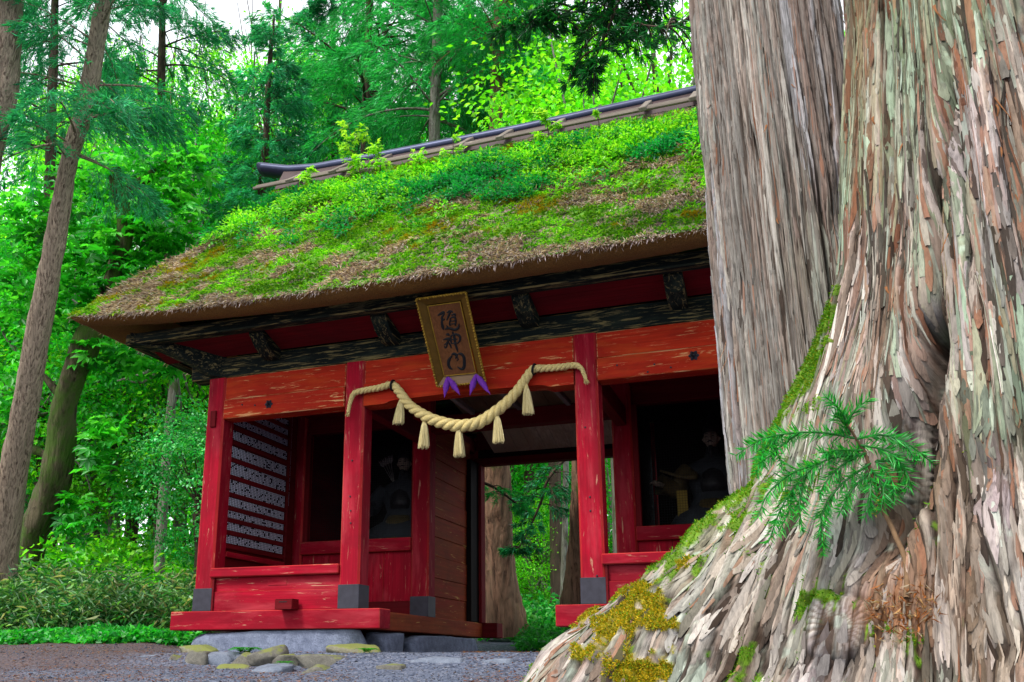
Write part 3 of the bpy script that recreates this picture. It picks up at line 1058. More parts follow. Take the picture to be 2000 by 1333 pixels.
stone('foundation_stone', (-2.27, .03, -.56), (.15, .34, -.234), GRAN, 'long rough blue granite block under the front sill of the left bay', 'foundation stone', .035, rough=.22)
stone('foundation_stone', (-.1, .62, -.56), (.22, 1.25, -.24), GRAN, 'short granite block under the side sill, just behind the corner gap', 'foundation stone', .015, rough=.25)
stone('foundation_stone', (-.1, 1.5, -.56), (.24, 4.0, -.235), GRAN, 'long dim granite block under the side sill beside the passage', 'foundation stone', .035, rough=.22)
stone('foundation_stone', (2.68, .03, -.56), (5.2, .34, -.234), GRAN, 'granite block under the front sill of the right bay', 'foundation stone', .035, rough=.22)

rocks = [  # px span, base py, top py, Y, material, label
    (322, 354, 1302, 1277, -.55, ROCK, 'small dark stone at the left end of the kerb of stones'),
    (350, 404, 1301, 1272, -.62, ROCK, 'squat grey kerb stone directly below the flat mossy one'),
    (398, 448, 1298, 1273, -.55, ROCKB, 'pale kerb stone between two darker grey boulders below the sill'),
    (446, 492, 1304, 1273, -.62, ROCK, 'dark wedge shaped boulder under the fern below the offertory box'),
    (484, 540, 1303, 1266, -.60, ROCK, 'big tilted angular boulder, tallest of the kerb of stones'),
    (532, 578, 1300, 1279, -.58, ROCK, 'low rounded stone behind the small weed on the path'),
    (566, 682, 1300, 1279, -.62, ROCK, 'long low stone bedded in gravel right of the tilted boulder'),
    (344, 412, 1279, 1256, -.14, ROCKM, 'flat yellow green moss covered stone at the left corner of the plinth'),
    (632, 736, 1282, 1258, -.14, ROCKM, 'long mossy slab under the right end of the left plinth'),
    (456, 548, 1324, 1298, -1.25, ROCKB, 'pale blue slab sloping down onto the path'),
    (586, 640, 1319, 1300, -1.2, ROCK, 'small half buried stone between the sloping slab and the step stones'),
    (405, 470, 1322, 1298, -1.05, ROCKM, 'low mossy stone bedded in litter below the kerb of stones'),
    (266, 308, 1288, 1277, -.5, ROCKB, 'thin flat pale stone lying alone at the edge of the weeds'),
    (764, 906, 1304, 1284, -.85, ROCKB, 'left one of the two long step stones before the passage'),
    (908, 1010, 1307, 1286, -.85, ROCKB, 'right one of the two long step stones before the passage'),
    (730, 790, 1316, 1299, -1.15, ROCK, 'worn stone flush with the gravel in front of the left step stone'),
]
for k, (pa, pb, pyb, pyt, Y, m, lab) in enumerate(rocks):
    a = onY(pa, pyb, Y); b = onY(pb, pyb, Y); t_ = onY((pa + pb) / 2, pyt, Y)
    zg = gzp((a[0] + b[0]) / 2, Y)
    hgt = max(.05, t_[2] - a[2])
    wy = .16 if m is not ROCKB else .2
    zb = min(zg, a[2]) - .06
    stone('kerb_stone' if 'step' not in lab else 'step_stone', (a[0], Y - .04, zb), (b[0], Y + wy * 2, max(t_[2], zg + .03)), m, lab, 'stone', .022, rot=rng.uniform(-.12, .12),
          tilt=((.0, .0) if k != 4 else (.1, -.28)) if k != 9 else (.1, -.22))


# ==================================================================== ROPE
def build_rope():
    px = [(680, 806), (684, 786), (692, 769), (712, 763), (740, 758), (766, 752), (780, 766), (800, 792), (825, 810), (850, 822), (880, 830), (905, 832), (935, 826), (962, 809), (988, 788), (1010, 764), (1028, 738), (1040, 722), (1060, 720), (1090, 718), (1122, 714), (1135, 720), (1141, 732), (1144, 742)]
    rad = [.022, .026, .034, .038, .040, .044, .056, .060, .066, .07, .072, .073, .072, .069, .064, .058, .052, .046, .042, .04, .036, .026, .022, .02]
    off = []
    for i, p in enumerate(px):
        y = -.075 if (i <= 5 or i >= 17) else -.11
        off.append(onY(p[0], p[1], y))
    t_ = thing('straw_rope', (1.45, -.09, 2.4), 'twisted pale straw rope hung in a curve across the middle bay', 'rope')
    n = 330
    C = spline(off, n); rr = np.interp(np.linspace(0, 1, n), np.linspace(0, 1, len(rad)), rad)
    T = unit(np.gradient(C, axis=0)); B = unit(np.cross(T, np.array([0, 1.0, 0]))); N = np.cross(B, T)
    s = np.concatenate([[0], np.cumsum(np.linalg.norm(np.diff(C, axis=0), axis=1))])
    pitch = np.cumsum(np.concatenate([[0], np.diff(s) / (rr[1:] * 4.3)])) * 2 * math.pi
    t = NT('rope_straw')
    g = t.noise((70, 70, 70), 4, .7); b = t.noise((6, 6, 6), 3)
    c = t.mix(t.ramp(g, [(.3, 0), (.7, 1)]), hx('b89f5c'), hx('e0cf92')); c = t.mix(t.ramp(b, [(.4, 0), (.7, .4)]), c, hx('a89a6a'))
    ROPE = t.fin(c, .8, g, .006, .7)
    for k in range(3):
        ph = pitch + k * 2 * math.pi / 3
        P = C + (np.cos(ph)[:, None] * B + np.sin(ph)[:, None] * N) * (rr * .50)[:, None]
        V, F = tube_arrays(P, rr * .56, 9)
        # fibrous surface
        V = V + (fbm(V, 60, 2, k)[:, None] - .5) * .006
        mesh_np('strand', V, F, ROPE, t_)
    k = rng.integers(4, n - 4, 220); D = unit(T[k] * rng.choice([-1, 1], (220, 1)) + rsph(220) * .5)       # loose straws
    V, F = kites(C[k] + unit(rsph(220)) * (rr[k] * .9)[:, None], D, rsph(220), rng.uniform(.03, .08, 220), .004)
    mesh_np('loose_straws', V, F, ROPE, t_, smooth=False)['kind'] = 'stuff'
    # frayed ends
    for e, (c0, c1) in enumerate(((C[0], C[8]), (C[-1], C[-9]))):
        d = unit(c0 - c1); nb = 50
        D = unit(d + rsph(nb) * .42); V, F = kites(np.repeat(c0[None] - d[None] * .03, nb, 0), D, rsph(nb), rng.uniform(.06, .1, nb), .012)
        mesh_np('frayed_end', V, F, ROPE, t_, smooth=False)
    for (x, y) in ((767, 753), (1043, 722)):
        c = onY(x, y, -.085)
        ang = np.linspace(0, 2 * math.pi, 16)
        P = np.stack([np.full(16, c[0]) + .012 * np.sin(ang), c[1] + .058 * np.cos(ang), c[2] + .058 * np.sin(ang)], 1)
        MB().tube(P, .014, 7, cap=False).build('black_tie', [MAT['ink']], t_, True)
    # tassels
    t = NT('tassel_straw')
    g = t.noise((120, 120, 12), 3, .6)
    TS = t.fin(t.mix(t.ramp(g, [(.3, 0), (.7, 1)]), hx('c2b078'), hx('eadfae')), .8, g, .004, .6)
    for (tx, ty, bx, by) in ((784, 779, 778, 829), (829, 822, 827, 876), (896, 835, 897, 893), (971, 811, 974, 866), (1028, 754, 1032, 810)):
        a = onY(tx, ty, -.115); b = onY(bx, by, -.115); L = np.linalg.norm(b - a)
        nb = 170
        th = rng.uniform(0, 2 * math.pi, nb); q = np.sqrt(rng.uniform(.15, 1, nb))
        Vs = []; Fs = []
        for i in range(nb):
            r0 = .016 * q[i]; r1 = .068 * q[i] * rng.uniform(.85, 1.1); l = L * rng.uniform(.9, 1.02)
            dirv = np.array([math.cos(th[i]), math.sin(th[i]), 0])
            ax = a * (1 - 0) ; P = []
            for u in (0, .22, .6, 1.0):
                rad_ = r0 + (r1 - r0) * (u ** .6)
                P.append(a + (b - a) * (u * l / L) + dirv * rad_)
            V, F = tube_arrays(P, [.003, .0042, .004, .0034], 3)
            Fs.append(F + sum(len(v) for v in Vs)); Vs.append(V)
        o = mesh_np('tassel', np.vstack(Vs), np.vstack(Fs), TS, t_)
        MB().tube([a + np.array([0, 0, .03]), a + np.array([0, 0, -.01]), a + np.array([0, 0, -.05])], [.012, .022, .028], 10).build('tassel_knot', [ROPE], o, True)


build_rope()


# ==================================================================== HANGING PLAQUE
def build_plaque():
    TL = np.array([1.125, -.80, 3.42]); TR = np.array([1.725, -.80, 3.42]); BL = np.array([1.205, -.10, 2.545]); BR = np.array([1.805, -.10, 2.545])
    # corners set on the sight lines of the photograph, 0.6 m wide, leaning out over the lintel
    TL = onY(811, 583, -.80); TR = onY(907, 570, -.80); BL = onY(861, 752, -.12); BR = onY(955, 742, -.12)
    O = (TL + TR + BL + BR) / 4
    ex = unit((TR - TL) + (BR - BL)); dn = unit((BL - TL) + (BR - TR)); dn = unit(dn - ex * (dn @ ex)); nz = unit(np.cross(dn, ex))
    if nz[1] > 0: nz = -nz
    wid = (np.linalg.norm(TR - TL) + np.linalg.norm(BR - BL)) / 2; hei = (np.linalg.norm(BL - TL) + np.linalg.norm(BR - TR)) / 2
    hw, hh = wid / 2, hei / 2
    pl = thing('hanging_plaque', O, 'brown name plaque with a gilded beaded frame leaning out from the lintel', 'plaque')
    sk = 0.0
    def P(u, v, d=0.0): return O + ex * u + dn * v + nz * d
    def slab(name, pts, d0, d1, m):
        mb = MB(); n_ = len(pts)
        V = [P(u, v, d0) for u, v in pts] + [P(u, v, d1) for u, v in pts]
        F = [tuple(range(n_, 2 * n_)), tuple(range(n_))[::-1]] + [(i, (i + 1) % n_, n_ + (i + 1) % n_, n_ + i) for i in range(n_)]
        mb.add(V, F); return mb.build(name, [m], pl)
    iw, ih = hw * .66, hh * .80
    slab('panel', [(-iw, -ih), (iw, -ih), (iw, ih), (-iw, ih)], -.012, .012, MAT['plaque'])
    # flared frame boards from the panel out to the beaded rim
    for nm, q, m in (('frame_board', [(-hw, -hh), (hw, -hh), (iw + .012, -ih - .012), (-iw - .012, -ih - .012)], 'golddk'), ('frame_board', [(hw, -hh), (hw, hh), (iw + .012, ih + .012), (iw + .012, -ih - .012)], 'golddk'),
                     ('frame_board', [(-hw, hh), (-hw, -hh), (-iw - .012, -ih - .012), (-iw - .012, ih + .012)], 'golddk'), ('frame_board', [(hw, hh), (-hw, hh), (-iw - .012, ih + .012), (iw + .012, ih + .012)], 'woodx')):
        mb = MB()
        dd = [.055, .055, 0.004, 0.004]
        V = [P(u, v, d) for (u, v), d in zip(q, dd)] + [P(u, v, d - .02) for (u, v), d in zip(q, dd)]
        mb.add(V, [(0, 1, 2, 3), (7, 6, 5, 4), (0, 4, 5, 1), (1, 5, 6, 2), (2, 6, 7, 3), (3, 7, 4, 0)]); mb.build(nm, [MAT[m]], pl)
    for (u0, v0, u1, v1) in ((-iw, -ih, iw, -ih), (iw, -ih, iw, ih), (iw, ih, -iw, ih), (-iw, ih, -iw, -ih)):
        MB().tube([P(u0, v0, .014), P(u1, v1, .014)], .006, 6).build('inner_border', [MAT['gold']], pl)
    def bead(u, v, r_):
        V = []; c = P(u, v, .058)
        for k in range(5):
            a = math.pi * k / 4
            for j in range(6):
                b = 2 * math.pi * j / 6
                V.append(c + r_ * (math.cos(a) * nz + math.sin(a) * (math.cos(b) * ex + math.sin(b) * dn)))
        F = [(k * 6 + j, k * 6 + (j + 1) % 6, (k + 1) * 6 + (j + 1) % 6, (k + 1) * 6 + j) for k in range(4) for j in range(6)]
        return V, F
    for (u0, v0, u1, v1) in ((-hw, -hh, hw, -hh), (hw, -hh, hw, hh), (-hw, hh, -hw, -hh), (hw, hh, -hw, hh)):
        mb = MB(); L = math.hypot(u1 - u0, v1 - v0); n_ = int(L / .033)
        for k in range(n_):
            f = (k + .5) / n_
            V, F = bead(u0 + (u1 - u0) * f, v0 + (v1 - v0) * f, .0145 + .003 * math.sin(k * 2.1)); mb.add(V, F)
        mb.tube([P(u0, v0, .045), P(u1, v1, .045)], .012, 6)
        mb.build('beaded_rim', [MAT['gold']], pl, True)
    # brushed characters, read off the photograph in panel coordinates (0..1)
    A = np.array([[612 - 247, 467 - 247], [205 - 262, 995 - 262]], float); Ai = np.linalg.inv(A)
    def uv(x, y):
        q = Ai @ np.array([x - 247, y - 262.0]); return (-iw + 2 * iw * q[0], -ih + 2 * ih * q[1])
    chars = [
        [[(366, 352, 12), (400, 335, 30), (432, 318, 30), (440, 335, 12)], [(440, 330, 14), (415, 372, 26), (420, 400, 20), (446, 385, 22)], [(418, 375, 20), (416, 430, 26), (428, 470, 34), (436, 500, 14)],
         [(468, 322, 12), (500, 305, 26), (536, 310, 20)], [(512, 300, 22), (492, 345, 24), (470, 398, 14)], [(520, 345, 14), (556, 330, 22), (566, 350, 18)],
         [(512, 372, 14), (505, 430, 18), (512, 456, 12)], [(514, 372, 16), (556, 360, 22), (574, 395, 20), (570, 448, 16)], [(516, 405, 10), (566, 398, 12)], [(514, 436, 10), (566, 428, 12)],
         [(470, 452, 10), (484, 470, 22), (470, 486, 18)], [(452, 494, 12), (500, 478, 26), (560, 492, 30), (604, 470, 26), (612, 425, 10)]],
        [[(468, 548, 14), (492, 546, 30), (510, 560, 14)], [(440, 604, 12), (480, 592, 26), (512, 588, 20), (486, 630, 18), (450, 660, 10)], [(490, 606, 16), (486, 650, 22), (470, 688, 20), (452, 672, 10)], [(500, 625, 12), (524, 660, 22), (536, 690, 10)],
         [(528, 552, 14), (524, 600, 24), (536, 642, 14)], [(530, 556, 16), (580, 540, 26), (624, 556, 28), (630, 596, 24), (606, 636, 12)], [(536, 598, 12), (600, 588, 16)], [(532, 640, 12), (600, 628, 16)], [(540, 512, 16), (562, 560, 28), (580, 640, 26), (600, 690, 26), (612, 724, 8)]],
        [[(540, 760, 14), (570, 748, 34), (600, 764, 34), (590, 800, 14)], [(548, 770, 16), (516, 815, 34), (510, 865, 34), (530, 900, 34), (560, 916, 10)], [(612, 750, 12), (648, 742, 30), (682, 775, 34), (692, 830, 34), (690, 885, 36), (664, 908, 30), (612, 884, 8)], [(600, 772, 10), (620, 800, 14), (604, 820, 8)]],
    ]
    sc = 2 * iw / 370.0
    for ch in chars:
        mb = MB()
        for li, st in enumerate(ch):
            pts = np.array([(*uv(x, y), w_ * sc) for x, y, w_ in st]); n_ = 18
            Q = spline(pts, n_); tg = np.gradient(Q[:, :2], axis=0); tg /= np.linalg.norm(tg, axis=1)[:, None] + 1e-9
            V = []
            d = .0135 + .0004 * li
            for q, tn in zip(Q, tg):
                w_ = max(q[2], .003) * .5; nx_ = np.array([-tn[1], tn[0]])
                V += [P(*(q[:2] + nx_ * w_), d), P(*q[:2], d + .006), P(*(q[:2] - nx_ * w_), d)]
            F = []
            for i in range(n_ - 1):
                a = 3 * i; F += [(a, a + 3, a + 4, a + 1), (a + 1, a + 4, a + 5, a + 2)]
            mb.add(V, F)
        mb.build('character', [MAT['ink']], pl)
    # four purple cloth tails below
    for (ax, ay, bx, by) in ((484, 1010, 450, 1215), (492, 1012, 606, 1190), (768, 985, 704, 1195), (772, 985, 910, 1185)):
        yy = -.20
        a = onY(780 + ax * .195, 540 + ay * .195, yy); b = onY(780 + bx * .195, 540 + by * .195, yy - .05)
        u = np.linspace(0, 1, 14); C = a[None] * (1 - u)[:, None] + b[None] * u[:, None]
        rr = .038 * np.interp(u, [0, .12, .4, .6, .9, 1], [.25, .62, 1, .85, .2, .06])
        V, F = tube_arrays(C, rr, 12); V = V + (fbm(V, 30, 2, 4)[:, None] - .5) * .012
        mesh_np('purple_ribbon', V, F, MAT['purple'], pl)
    V, F = tube_arrays([P(-hw * .5, hh - .02, -.03), P(hw * .6, hh - .02, -.03)], .02, 8)
    mesh_np('iron_rest', V, F, MAT['iron'], pl)


build_plaque()


# ==================================================================== OFFERTORY BOX
def build_box():
    a = onY(538, 1171.5, -.008); x0, x1 = -1.00, -.815
    bx = thing('offertory_box', (-.9, -.1, .0), 'small dark red wooden money box with a slot on the front sill', 'donation box')
    x0 = onY(538, 1180, -.16)[0]; x1 = onY(571, 1180, -.16)[0]; z0, z1 = -.03, .115
    z1 = onY(555, 1172, -.16)[2]; z0 = onY(555, 1190.5, -.16)[2]
    part('front_board', (x0, -.175, z0), (x1, -.16, z1), 'dkred', 'x', .003, bx)
    MB().box((x0 + .055, -.178, z1 - .030), (x1 - .065, -.1745, z1 - .018), .001).build('slot', [MAT['ink']], bx)
    part('lid', (x0 - .004, -.165, z1 + .001), (x1 + .004, -.014, z1 + .012), 'dkred', 'x', .003, bx)
    for xx in (x0, x1 - .015): part('side_board', (xx, -.159, z0), (xx + .015, -.013, z1), 'dkred', 'y', .003, bx)
    part('bottom_board', (x0 + .016, -.159, z0), (x1 - .016, -.013, z0 + .015), 'dkred', 'x', .003, bx)


build_box()


# ==================================================================== GUARDIAN STATUES
def statue(x, y, z, s, label, arms, face_rz=0, bearded=False):
    st = thing('guardian_statue', (x, y, z), label, 'statue', 'seated guardian statues in the alcoves')
    def loft(name, secs, m, par=st, n=28, noise=.006):
        """secs: (cx, cy, z, rx, ry)"""
        V = []
        for (cx_, cy_, zz, rx, ry) in secs:
            for k in range(n):
                a = 2 * math.pi * k / n
                V.append((x + s * (cx_ + rx * math.cos(a)), y + s * (cy_ + ry * math.sin(a)), z + s * zz))
        V = np.array(V); k = len(secs)
        i = np.arange(k - 1)[:, None] * n; j = np.arange(n)[None, :]; j2 = (j + 1) % n
        F = np.stack([i + j, i + j2, i + n + j2, i + n + j], -1).reshape(-1, 4)
        c0 = V[:n].mean(0); c1 = V[-n:].mean(0)
        V = np.vstack([V, c0, c1]); b = k * n
        T3 = [(q2, q1, b) for q1, q2 in zip(range(n), [(q + 1) % n for q in range(n)])] + [(b - n + q, b - n + (q + 1) % n, b + 1) for q in range(n)]
        V = V + (fbm(V, 14, 3, 3)[:, None] - .5) * noise * 2
        return mesh_np(name, V, [F, np.array(T3)], m, par)
    # seated body in wide robes: knees, lap, waist, chest, shoulders, neck: one surface
    body = loft('robed_body', [(0, -.05, 0, .50, .34), (0, -.06, .12, .54, .38), (0, -.05, .24, .46, .34), (0, 0, .34, .30, .25), (0, .02, .48, .25, .2), (0, .02, .62, .30, .2), (0, .02, .76, .34, .19), (0, .02, .86, .28, .16), (0, .01, .93, .10, .10), (0, 0, 1.0, .075, .08), (0, 0, 1.04, .07, .075)], MAT['statue_robe'])
    loft('breast_plate', [(0, -.10, .50, .15, .125), (0, -.10, .60, .17, .125), (0, -.08, .72, .15, .12), (0, -.06, .78, .10, .10)], MAT['statue_black'], body)
    loft('skirt_panel', [(0, -.27, .02, .24, .16), (0, -.26, .16, .23, .16), (0, -.20, .28, .2, .14), (0, -.13, .40, .17, .12)], MAT['statue_gold'], body)
    # head with brow, nose, chin
    n, k = 26, 20; V = []
    for i in range(k):
        v = math.pi * i / (k - 1)
        for j in range(n):
            a = 2 * math.pi * j / n
            d = np.array([math.sin(v) * math.sin(a), -math.sin(v) * math.cos(a), math.cos(v)])
            r_ = np.array([.088, .10, .13]); p = d * r_
            fr = max(0, -d[1])
            ax = abs(d[0]); zz = p[2]
            p[1] -= .030 * fr ** 3 * math.exp(-(d[0] / .17) ** 2) * math.exp(-((zz + .012) / .035) ** 2) * 1.3      # nose
            p[1] -= .012 * fr ** 3 * math.exp(-((zz - .035) / .014) ** 2)                                              # brow
            p[1] += .018 * fr ** 3 * math.exp(-((ax - .36) / .14) ** 2) * math.exp(-((zz - .012) / .016) ** 2)         # eye sockets
            p[1] -= .010 * fr ** 3 * math.exp(-(d[0] / .3) ** 2) * math.exp(-((zz + .062) / .012) ** 2)               # lips
            p[1] -= .016 * fr ** 3 * math.exp(-(d[0] / .3) ** 2) * math.exp(-((zz + .108) / .02) ** 2)                # chin
            if zz < -.03: p[0] *= 1 - .28 * min(1, (-zz - .03) / .09)
            V.append(p)
    V = np.array(V); c, sn = math.cos(face_rz), math.sin(face_rz)
    V = V @ np.array([[c, sn, 0], [-sn, c, 0], [0, 0, 1]])
    hc = np.array([x, y - .02 * s, z + 1.15 * s])
    i = np.arange(k - 1)[:, None] * n; j = np.arange(n)[None, :]; j2 = (j + 1) % n
    F = np.stack([i + j, i + n + j, i + n + j2, i + j2], -1).reshape(-1, 4)
    head = mesh_np('head', hc + V * s, F, MAT['statue_skin'], st)
    fx = np.array([math.sin(face_rz), -math.cos(face_rz), 0]); rx_ = np.array([math.cos(face_rz), math.sin(face_rz), 0])
    for e in (-1, 1):
        q = hc + s * (fx * .093 + rx_ * .036 * e + np.array([0, 0, .012]))
        MB().tube([q - rx_ * .018 * s, q + fx * .004 * s, q + rx_ * .018 * s], [.002, .008 * s, .002], 6).build('eye', [MAT['statue_black']], head, True)
        q = q + np.array([0, 0, .028]) * s
        MB().tube([q - rx_ * .026 * s - np.array([0, 0, .006]) * e * s, q + fx * .006 * s + np.array([0, 0, .004]) * s, q + rx_ * .026 * s], [.002, .007 * s, .002], 6).build('eyebrow', [MAT['statue_black']], head, True)
        q = hc + s * (rx_ * .085 * e + np.array([0, 0, -.005]))
        MB().tube([q + np.array([0, 0, .03]) * s, q + rx_ * e * .014 * s, q - np.array([0, 0, .03]) * s], [.006 * s, .014 * s, .006 * s], 6).build('ear', [MAT['statue_skin']], head, True)
    q = hc + s * (fx * .102 + np.array([0, 0, -.046]))
    MB().tube([q - rx_ * .035 * s - np.array([0, 0, .012]) * s, q + fx * .006 * s, q + rx_ * .035 * s - np.array([0, 0, .012]) * s], [.003, .010 * s, .003], 6).build('moustache', [MAT['statue_black']], head, True)
    b0 = hc + s * (fx * .085 + np.array([0, 0, -.105]))
    ln = .16 if bearded else .09
    MB().tube([b0, b0 + s * np.array([0, -.01, -ln * .5]), b0 + s * np.array([0, 0, -ln])], [.028 * s, .022 * s, .004], 8).build('beard', [MAT['statue_black'] ], head, True)
    # court cap with a rear plume
    loft('cap', [(0, -.0, 1.215, .095, .108), (0, 0, 1.25, .098, .11), (0, .01, 1.30, .085, .095), (0, .03, 1.34, .05, .07), (0, .06, 1.44, .032, .04), (0, .06, 1.50, .02, .028)], MAT['statue_black'], st, 20, .002)
    # arms inside wide sleeves, hands at the ends
    for sg, (hx_, hy_, hz_) in arms.items():
        sh = np.array([.29 * sg, .0, .80]); el = np.array([.42 * sg, -.10, .55]); hd = np.array([hx_, hy_, hz_])
        C = spline([sh, (sh + el) / 2 + np.array([.03 * sg, 0, 0]), el, (el + hd) / 2, hd], 16)
        rr = np.interp(np.linspace(0, 1, 16), [0, .4, .75, 1], [.10, .11, .10, .13])
        V, F = tube_arrays(np.array([x, y, z]) + C * s, rr * s, 14); V = V + (fbm(V, 12, 3, 6)[:, None] - .5) * .03
        slv = mesh_np('sleeve', V, F, MAT['statue_gold'] if bearded else MAT['statue_robe'], st)
        w0 = np.array([x, y, z]) + s * hd; dv = unit(hd - el)
        side = unit(np.cross(dv, np.array([0, 0, 1.0]))); upv = np.cross(side, dv)
        mb = MB(); mb.tube([w0 - dv * .05 * s, w0 + dv * .03 * s, w0 + dv * .085 * s], [.026 * s, .034 * s, .03 * s], 9)
        hand = mb.build('hand', [MAT['statue_skin']], slv, True)
        mb = MB()
        for f, (o_, l_) in enumerate(((-.026, .058), (-.009, .068), (.009, .064), (.025, .05))):
            p0 = w0 + dv * .07 * s + side * o_ * s
            mb.tube([p0, p0 + dv * l_ * .5 * s, p0 + (dv * l_ * .8 - upv * .02) * s], [.011 * s, .010 * s, .006 * s], 6)
        p0 = w0 + dv * .01 * s - side * .03 * s
        mb.tube([p0, p0 + (dv * .03 - side * .025) * s, p0 + (dv * .06 - side * .03 - upv * .01) * s], [.012 * s, .011 * s, .007 * s], 6)
        V_ = mb
        o = mb.build('fingers', [MAT['statue_skin']], slv, True)
    return st


sL = onY(770, 1040, 3.0)
st = statue(-.62, 3.0, 1.08, 1.12, 'dark seated guardian statue with a fan of arrows, in the left alcove', {-1: (-.46, -.26, .50), 1: (.44, -.26, .48)}, .15)
for k, a in enumerate((-.42, -.3, -.18, -.06)):
    b = np.array([-.82, 3.08, 2.05]); d = np.array([math.sin(a - .15), .05, math.cos(a - .15)])
    mb = MB(); mb.tube([b, b + d * .50], [.006, .006], 5)
    for q in (-1, 1):
        V, F = kites((b + d * .36)[None], (d + np.array([.25 * q, 0, 0]))[None], np.array([[0, 1.0, 0]]), .16, .05); mb.add(V, F)
    mb.build('arrow', [MAT['arrow']], st)
st = statue(3.98, 3.0, 1.05, 1.16, 'pale bearded seated guardian statue with an arm stretched out, in the right alcove', {-1: (-.60, -.22, .60), 1: (.55, -.2, .58)}, -.1, True)
V = spline([(3.98 - .30, 2.95, 1.95), (3.75, 2.75, 1.82), (3.55, 2.72, 1.84), (3.30, 2.7, 1.93)], 20)
va, fa = tube_arrays(V, np.linspace(.055, .015, 20), 8)
mesh_np('sash', va, fa, MAT['statue_gold'], st)
pc = onY(1329, 990, 2.75)
sg = thing('yellow_placard', (pc[0], 2.75, 1.06), 'small yellow placard standing on the floor of the right alcove', 'placard')
x0 = onY(1322, 975, 2.75)[0]; x1 = onY(1343, 975, 2.75)[0]; z1 = onY(1330, 958, 2.75)[2]
MB().box((x0, 2.74, 1.062), (x1, 2.752, z1), .002).build('board', [MAT['paper']], sg)
MB().box(((x0 + x1) / 2 - .01, 2.754, 1.062), ((x0 + x1) / 2 + .01, 2.80, z1 - .06), .002).build('easel_leg', [MAT['woodz']], sg)
# ==================================================================== PART 4
# ==================================================================== MOSS, STRAW AND FERNS ON THE ROOF
def pal(cols, idx):
    return np.array([hx(c) for c in cols])[idx]


def roof_pts(n, t0, t1, u0=0, u1=1.0):
    u = rng.uniform(u0, u1, n); t = rng.uniform(t0, t1, n)
    P = front(u, t)
    return P + nrm * (lump(P, .05) * np.minimum(1, t * 8))[:, None], u, t


DOWN = unit(np.array([0, -.69, -.72]))


